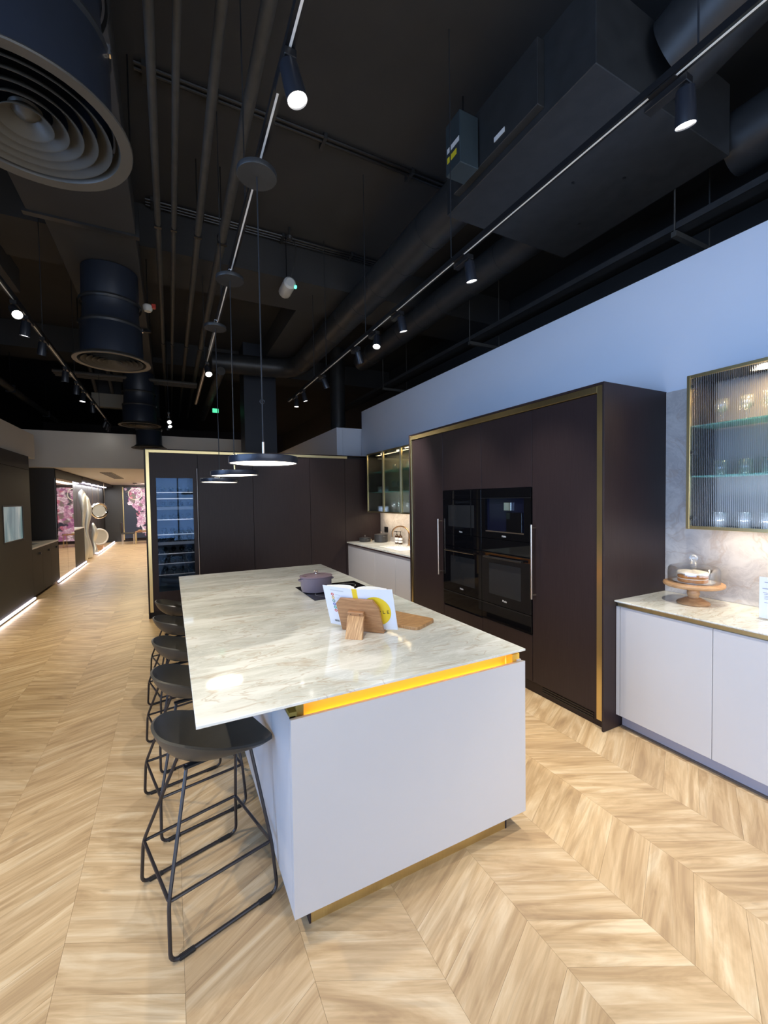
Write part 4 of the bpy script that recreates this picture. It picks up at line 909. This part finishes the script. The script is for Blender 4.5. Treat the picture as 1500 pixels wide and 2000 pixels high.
# diffusers
def diffuser(label, x, y, z, ztop, rneck=.27, Rr=.365):
    p = thing('ceiling_diffuser', label, 'air diffuser', (x, y, z), group='round diffusers', local=True)
    bm = bmesh.new(); lathe(bm, [(Rr-.045, .004), (Rr, 0), (Rr+.003, .006), (Rr, .012), (Rr-.045, .030), (Rr-.06, .05), (Rr-.063, .045)], 56); obj('rim', bm, M_diff, p)
    for k_, rr in enumerate((.285, .235, .185, .135, .085)):
        bm = bmesh.new(); lathe(bm, [(rr, .006), (rr+.005, .004), (rr+.004, .010), (rr-.045, .060), (rr-.049, .058)], 48); obj('cone', bm, M_diff, p)
    bm = bmesh.new(); lathe(bm, [(0, .02), (.03, .03), (.055, .06), (0, .065)], 32); obj('centre_plug', bm, M_diff, p)
    bm = bmesh.new(); lathe(bm, [(Rr-.07, .05), (rneck+.025, .08), (rneck+.02, .36), (rneck, .40), (rneck-.01, .60), (rneck, .62), (rneck-.005, ztop-z), (0, ztop-z)], 40); obj('neck_duct', bm, mat('neck_navy_black', (.020, .026, .040), .38), p)
    bm = bmesh.new()
    for zz in (.38, .62): lathe(bm, [(rneck+.02, zz-.02), (rneck+.027, zz), (rneck+.02, zz+.02), (rneck+.01, zz)], 40)
    obj('clamp_band', bm, M_duct, p)
    bm = bmesh.new(); box(bm, rneck+.01, rneck+.03, -.05, -.03, .36, .40); obj('clamp_screw', bm, M_chrome, p)
diffuser('large round ceiling diffuser nearest the camera at upper left', -.47, 2.17, 3.17, 4.15)
diffuser('second round ceiling diffuser from the camera', -.515, 5.46, 3.185, 4.15)
diffuser('third round ceiling diffuser from the camera, above the corridor', -.48, 9.48, 3.15, 4.15)
diffuser('farthest and lowest round diffuser beside the far cabinet top', -.36, 9.92+.3, 2.80, 4.15, .22, .33)
dt = thing('flat_duct', 'broad flat grey black duct overhead at the left carrying the diffusers', 'duct', (-.6, 5, 4.15))
obj('duct_run', B(-1.02, -.22, .8, 4.6, 4.15, 4.44, .004), M_black, dt); obj('duct_run', B(-.92, -.22, 4.62, 10.5, 4.16, 4.42, .004), M_black, dt)
pieces('flange', [B(-1.05, -.19, 4.58, 4.64, 4.13, 4.444), B(-1.05, -.19, 1.9, 1.94, 4.13, 4.444)], M_duct, dt)
for y in (1.0, 3.6, 7.0): obj('hanger', cyl(cyl(B(-1.06, -.18, y, y+.04, 4.115, 4.15), (-1.05, y+.02, 4.13), (-1.05, y+.02, 4.45 if y == 7 else ZC), .006, n=6), (-.19, y+.02, 4.13), (-.19, y+.02, 4.45 if y == 7 else ZC), .006, n=6), M_track, dt)
p = thing('side_duct', 'flat black duct branch at the far left of the ceiling', 'duct', (-2.4, 4, 4.2)); obj('duct_run', B(-2.6, -1.55, -1.0, 6.6, 4.22, 4.5, .004), M_black, p); obj('flange', B(-2.63, -1.52, 3.0, 3.05, 4.20, 4.52), M_duct, p)
bm = bmesh.new(); cyl(bm, (-2.55, 5.5, 3.78), (-2.55, 13.5, 3.78), .06, n=14); p = thing('lagged_pipe', 'thick pipe above the left wall running into the distance', 'pipe', (-2.55, 9, 3.78)); obj('pipe_run', bm, M_pipe, p)
bm = bmesh.new()
for y in (7.5, 10, 12.5): box(bm, -2.62, -2.48, y, y+.03, 3.71, 3.85); cyl(bm, (-2.55, y+.015, 3.84), (-2.55, y+.015, ZC), .006, n=6)
obj('hanger', bm, M_track, p)
ac = thing('ceiling_unit', 'beige air conditioning box hung above the left corridor track', 'air unit', (-1.05, 10.35, 3.65))
obj('casing', B(-1.36, -.78, 10.28, 10.44, 3.62, 3.90, .006), M_beige, ac)
bm = bmesh.new()
for x in (-1.28, -1.0): cyl(bm, (x, 10.36, 3.9), (x, 9.5, 4.25), .035, n=12)
obj('pipe_stub', bm, M_pipe, ac)
bm = bmesh.new(); box(bm, -1.30, -.84, 10.34, 10.38, 3.9, 4.46); obj('hanger', bm, M_track, ac)
# small ceiling fixtures
em = thing('emergency_light', 'white capsule emergency light with a green indicator under the beam', 'lamp', (1.34, 5.1, 4.2))
bm = bmesh.new(); prof = [(.0, 0), (.05, .0), (.072, .022), (.075, .05), (.075, .28), (.06, .305), (0, .31)]
b2 = bmesh.new(); lathe(b2, prof, 12); bmesh.ops.rotate(b2, verts=b2.verts[:], cent=(0, 0, 0), matrix=Matrix.Rotation(-PI/2, 3, 'X')); bmesh.ops.translate(b2, verts=b2.verts[:], vec=(1.34, 4.98, 4.24)); merge(bm, b2); obj('body', bm, M_offwhite, em)
bm = bmesh.new(); box(bm, 1.395, 1.42, 4.985, 5.02, 4.19, 4.22, .004); obj('indicator', bm, M_green, em)
bm = bmesh.new(); tube(bm, fillet([(1.36, 5.0, 4.31), (1.40, 4.98, 4.5), (1.45, 5.1, 4.7), (1.45, 5.17, 4.85)], .1), .007, 6); obj('cable', bm, M_pipe, em)
bm = bmesh.new(); cyl(bm, (1.34, 5.15, 4.31), (1.34, 5.15, 4.86), .006, n=6); obj('hanger', bm, M_track, em)
sd = thing('smoke_detector', 'small white sensor with a red tip beside the second diffuser', 'sensor', (-.16, 5.6, 3.9))
bm = bmesh.new(); lathe(bm, [(0, 0), (.035, .0), (.05, .02), (.052, .06), (.04, .075), (0, .075)], 20, (-.17, 5.6, 3.86)); obj('body', bm, M_offwhite, sd)
bm = bmesh.new(); box(bm, -.13, -.085, 5.57, 5.62, 3.90, 3.95, .006); obj('beacon', bm, M_red, sd)
bm = bmesh.new(); cyl(bm, (-.17, 5.6, 3.93), (-.17, 5.6, 4.45), .006, n=6); obj('hanger', bm, M_track, sd)
ex = thing('exit_sign', 'small green lit exit sign far back under the ceiling', 'sign', (.99, 10.45, 3.72)); obj('panel', B(.93, 1.06, 10.45, 10.48, 3.71, 3.80, .003), M_exit, ex)
bm = bmesh.new(); cyl(bm, (.995, 10.465, 3.8), (.995, 10.465, ZC), .005, n=6); obj('hanger', bm, M_track, ex)
dn = thing('ceiling_sensor', 'small dark round sensor on the conduit above the emergency light', 'sensor', (1.35, 5.05, 4.78)); bm = bmesh.new(); lathe(bm, [(0, 0), (.03, .01), (.04, .04), (.02, .055), (0, .055)], 16, (1.35, 5.02, 4.75)); cyl(bm, (1.35, 5.02, 4.80), (1.35, 5.02, ZC), .01, n=8); obj('body', bm, M_duct, dn)

# ------------------------------------------------------------ left corridor
LX, LB = XL, -2.78
l1 = thing('tall_cabinet', 'long taupe tall cabinet wall at the left edge with a lit display', 'cabinet', (-2.4, 5.5, 0))
obj('carcass', B(LB, LX-.022, 3.02, 9.13, .06, 2.465), M_ldark, l1)
for y in (3.4, 5.2, 6.95):
    y1 = min(y+1.79, 7.44) if y > 6 else y+1.745
    obj('door', B(LX-.02, LX, y, y1, .06, 2.232), M_lgrey, l1); obj('upper_door', B(LX-.02, LX, y, y1, 2.238, 2.465), M_lgrey, l1)
bm = bmesh.new(); box(bm, LX-.02, LX, 7.445, 7.785, .06, 2.232); box(bm, LX-.02, LX, 8.71, 9.13, .06, 2.232); box(bm, LX-.02, LX, 7.785, 8.71, 1.64, 2.232); box(bm, LX-.02, LX, 7.785, 8.71, .06, 1.085); obj('door', bm, M_lgrey, l1)
obj('upper_door', B(LX-.02, LX, 7.445, 9.13, 2.238, 2.465), M_lgrey, l1)
dsp = thing('display_screen', 'pale blue green lit screen set in the taupe cabinet', 'screen', (LX, 8.25, 1.09)); obj('panel', B(LX-.019, LX-.010, 7.79, 8.705, 1.09, 1.635), M_screen, dsp)
bm = bmesh.new(); box(bm, LX-.009, LX+.006, 7.79, 7.805, 1.09, 1.635); box(bm, LX-.009, LX+.006, 8.69, 8.705, 1.09, 1.635); box(bm, LX-.009, LX+.006, 7.805, 8.69, 1.09, 1.105); box(bm, LX-.009, LX+.006, 7.805, 8.69, 1.62, 1.635); obj('bezel', bm, M_ldark, dsp)
def ledstrip(label, y0, y1, power):
    p = thing('led_strip', label, 'light strip', (LX, (y0+y1)/2, 0)); bm = bmesh.new(); box(bm, LX+.001, LX+.03, y0, y1, 0, .018); obj('housing', bm, M_ldark, p); obj('diffuser', B(LX+.001, LX+.028, y0+.02, y1-.02, .018, .052, .004), M_led, p)
    light('strip_glow', 'AREA', (LX+.045, (y0+y1)/2, .035), power, (.95, .92, 1), (1, 0, -.25), shape='RECTANGLE', size=.03, size_y=y1-y0)
ledstrip('white floor light strip under the display cabinet at the left edge', 5.0, 9.15, 1.5); ledstrip('white floor light strip before the mirrored cabinet', 10.8, 14.1, 1.2); ledstrip('white floor light strip under the sculpture alcove at the far end', 16.0, 20.7, 2)
l2 = thing('base_cabinet', 'taupe base cabinet with white sink top in the left recess', 'cabinet', (-2.45, 10.05, 0))
obj('carcass', B(LB, LX-.022, 9.135, 10.995, .06, .87), M_ldark, l2)
for a_, b_ in ((9.137, 9.755), (9.76, 10.375), (10.38, 10.993)):
    d = obj('door', B(LX-.02, LX, a_, b_, .06, .868), M_lgrey, l2); bm = bmesh.new(); cyl(bm, (LX, b_-.2, .765), (LX+.03, b_-.2, .765), .02, n=12); obj('knob', bm, M_ldark, d)
bm = bmesh.new(); box(bm, LB, LX+.004, 9.135, 9.50, .872, .90); box(bm, LB, LX+.004, 10.3, 10.995, .872, .90); box(bm, LB, -2.55, 9.5, 10.3, .872, .90); box(bm, -2.28, LX+.004, 9.5, 10.3, .872, .90); obj('sink_top', bm, M_ltop, l2, label='white top with sink opening')
l3 = thing('tall_cabinet', 'tall taupe cabinet with bronze mirror doors along the left corridor', 'cabinet', (-2.45, 11.85, 0))
obj('carcass', B(LB, LX-.022, 11.0, 12.70, .06, 2.46), M_ldark, l3)
obj('upper_door', B(LX-.02, LX, 11.0, 12.70, 2.20, 2.385), M_lgrey, l3)
obj('mirror_door', B(LX-.02, LX, 11.03, 11.895, .06, 2.195), M_mirror, l3); obj('mirror_door', B(LX-.02, LX, 11.905, 12.70, .06, 2.195), M_mirror, l3)
l4 = thing('base_cabinet', 'low taupe cabinet with white ledge in the niche past the mirrors', 'cabinet', (-2.45, 13.37, 0))
obj('carcass', B(LB, LX-.022, 12.705, 14.04, .06, .98), M_ldark, l4); obj('door', B(LX-.02, LX, 12.707, 14.038, .06, .978), M_lgrey, l4); obj('ledge_top', B(LB, LX+.005, 12.705, 14.04, .982, 1.005), M_ltop, l4)
o = obj('ledge_sign', B(-2.40, -2.38, 13.0, 13.55, 1.006, 1.30, .002), M_ltop); tag(o, 'white upright card on the niche ledge of the left corridor', 'sign')
p = thing('niche_light', 'bright strip light at the top of the left niche', 'light strip', (-2.3, 13.4, 2.2)); obj('diffuser', B(-2.33, -2.20, 12.76, 13.98, 2.195, 2.21), M_led, p); obj('housing', B(-2.36, -2.14, 12.71, 14.03, 2.21, 2.385), M_lgrey, p)
al = thing('alcove_panel', 'dark panelled alcove behind the silver sculptures on the left', 'panel', (-2.5, 17.3, 0))
for i in range(7):
    y = 14.06+i*.95; obj('panel', B(-2.46, -2.44, y, y+.93, .06, 2.30), M_ldark, al)
    obj('downlight', B(-2.40, -2.30, y+.30, y+.62, 2.265, 2.29), M_led, al)
obj('upper_fascia', B(-2.46, LX, 14.05, YF, 2.30, 2.385), M_lgrey, al)
light('alcove_light', 'AREA', (-2.33, 17.3, 2.24), 40, (.95, .95, 1), (.1, 0, -1), shape='RECTANGLE', size=.08, size_y=6.2)
for i, (y, z1, wv) in enumerate(((14.55, 2.05, .05), (15.20, 1.90, .06), (16.35, 1.02, .04))):
    p = thing('silver_column', ('tallest wavy silver column nearest in the left alcove', 'second wavy silver column in the left alcove', 'short wavy silver column in the left alcove')[i], 'sculpture', (-2.22, y, 0))
    bm = bmesh.new(); rg = []
    for k_ in range(30):
        tt = k_/29; z = .02+tt*(z1-.02); r = (.085+.03*math.sin(9*tt+i))*(1 if tt < .93 else math.sqrt(max(.02, 1-((tt-.93)/.07)**2))); oy = wv*math.sin(7*tt+2*i); ox = .02*math.sin(11*tt)
        rg.append([(-2.22+ox+r*.8*math.cos(2*PI*j/16), y+oy+r*math.sin(2*PI*j/16)*1.2, z) for j in range(16)])
    rings(bm, rg); obj('column', bm, M_silver, p)
p = thing('hanging_ring', 'polished steel ring with glass disc hung on wires in the alcove', 'sculpture', (-2.20, 17.2, 1.12))
nrm = Vector((.65, -.75, 0)).normalized(); tx = Vector((.75, .65, 0)).normalized(); tz = Vector((0, 0, 1)); c0 = Vector((-2.18, 17.2, 1.39))
bm = bmesh.new(); tube(bm, [c0+tx*(.27*math.cos(a))+tz*(.235*math.sin(a)) for a in [2*PI*i/32 for i in range(32)]], .045, 10, True); obj('ring', bm, M_chrome, p)
bm = bmesh.new(); rings(bm, [[c0+nrm*s+tx*(.25*math.cos(a))+tz*(.21*math.sin(a)) for a in [2*PI*i/32 for i in range(32)]] for s in (-.01, .01)]); obj('disc', bm, M_silver, p)
bm = bmesh.new()
for s in (-.2, 0, .2): cyl(bm, c0+tx*s+tz*.2, c0+tx*s+tz*.95, .006, n=6)
obj('wire', bm, M_steel, p)
p = thing('standing_disc', 'pale rimmed silver disc standing on a small wooden block in the alcove', 'sculpture', (-2.2, 17.9, 0)); c0 = Vector((-2.28, 17.9, .45))
bm = bmesh.new(); tube(bm, [c0+tx*(.30*math.cos(a))+tz*(.27*math.sin(a)) for a in [2*PI*i/32 for i in range(32)]], .03, 8, True); obj('rim', bm, M_ltop, p)
bm = bmesh.new(); rings(bm, [[c0+nrm*s+tx*(.29*math.cos(a))+tz*(.26*math.sin(a)) for a in [2*PI*i/32 for i in range(32)]] for s in (-.012, .012)]); obj('disc', bm, M_silver, p)
obj('block', B(-2.42, -2.16, 17.72, 18.08, .0, .15, .004), M_standw, p)
# far end wall: mural, brass edge, panel, chairs and table
mu = thing('flower_mural', 'large dark mural of pink and purple flowers on the far corridor wall', 'mural', (-.9, YF, .1)); obj('canvas', B(-1.76, 1.2, YF-.03, YF+.015, .12, 2.30), M_mural, mu)
obj('brass_edge', B(-1.80, -1.765, YF-.04, YF+.015, .05, 2.32), M_brass, mu)
p = thing('wall_panel', 'dark brown wall panel left of the flower mural', 'panel', (-2.1, YF, 0)); obj('panel', B(-2.45, -1.81, YF-.03, YF+.015, 0, 2.385), M_ldark, p)
tb = thing('side_table', 'small low table with food laid out before the flower mural', 'table', (-1.05, 19.6, 0))
obj('table_top', B(-1.28, -.65, 19.3, 19.9, .46, .49, .004), M_acacia, tb)
for x, y in ((-1.26, 19.33), (-.68, 19.33), (-1.26, 19.87), (-.68, 19.87)): obj('leg', B(x-.012, x+.012, y-.012, y+.012, 0, .46), M_brass, tb)
for i, x in enumerate((-1.12, -.95)):
    bm = bmesh.new(); lathe(bm, [(0, .4905), (.05, .4905), (.085, .52), (.06, .545), (0, .56)], 16, (x, 19.55+.1*i, 0)); o = obj('food_bowl', bm, M_cream if i else M_standw); tag(o, ('brown' if i == 0 else 'cream')+' bowl of food on the small far table', 'bowl')
ch = thing('lounge_chair', 'black low chair with metal legs at the left of the far mural', 'chair', (-1.5, 19.7, 0))
obj('seat', B(-1.75, -1.32, 19.45, 19.95, .40, .45, .015), M_plastic, ch); obj('backrest', B(-1.79, -1.74, 19.45, 19.95, .45, .86, .015), M_plastic, ch)
for x, y in ((-1.73, 19.47), (-1.34, 19.47), (-1.73, 19.93), (-1.34, 19.93)): obj('leg', B(x-.01, x+.01, y-.01, y+.01, 0, .40), M_steel, ch)
rl = thing('ring_pendant', 'white ring pendant hanging before the flower mural', 'lamp', (-1.15, 18.6, 1.9)); bm = bmesh.new(); tube(bm, [(-1.18+.22*math.cos(a), 18.6+.12*math.cos(a), 1.98+.22*math.sin(a)) for a in [2*PI*i/32 for i in range(32)]], .009, 8, True); obj('ring', bm, M_ltop, rl); bm = bmesh.new(); cyl(bm, (-1.18, 18.6, 2.2), (-1.18, 18.6, 2.39), .004, n=6); lathe(bm, [(0, 2.375), (.07, 2.375), (.07, 2.398), (0, 2.398)], 16, (-1.18, 18.6, 0)); obj('mount', bm, M_track, rl)
sg2 = thing('ceiling_vent', 'grey slot vent in the pale corridor soffit', 'vent', (-1.35, 13.8, 2.395)); bm = bmesh.new(); box(bm, -1.50, -1.25, 12.2, 15.2, 2.388, 2.3995); obj('frame', bm, mat('vent_grey', (.22, .22, .20), .5), sg2)
bm = bmesh.new()
for i in range(4): box(bm, -1.48+.055*i, -1.455+.055*i, 12.25, 15.15, 2.384, 2.388)
obj('slat', bm, M_ldark, sg2)
light('soffit_light', 'AREA', (-1.0, 15.5, 2.37), 62, (1, .85, .58), (0, 0, -1), shape='RECTANGLE', size=.3, size_y=8)
light('mural_light', 'SPOT', (-.9, 18.9, 2.33), 60, (1, .92, .85), (0, 1, -.35), spot_size=R(80), spot_blend=.6)
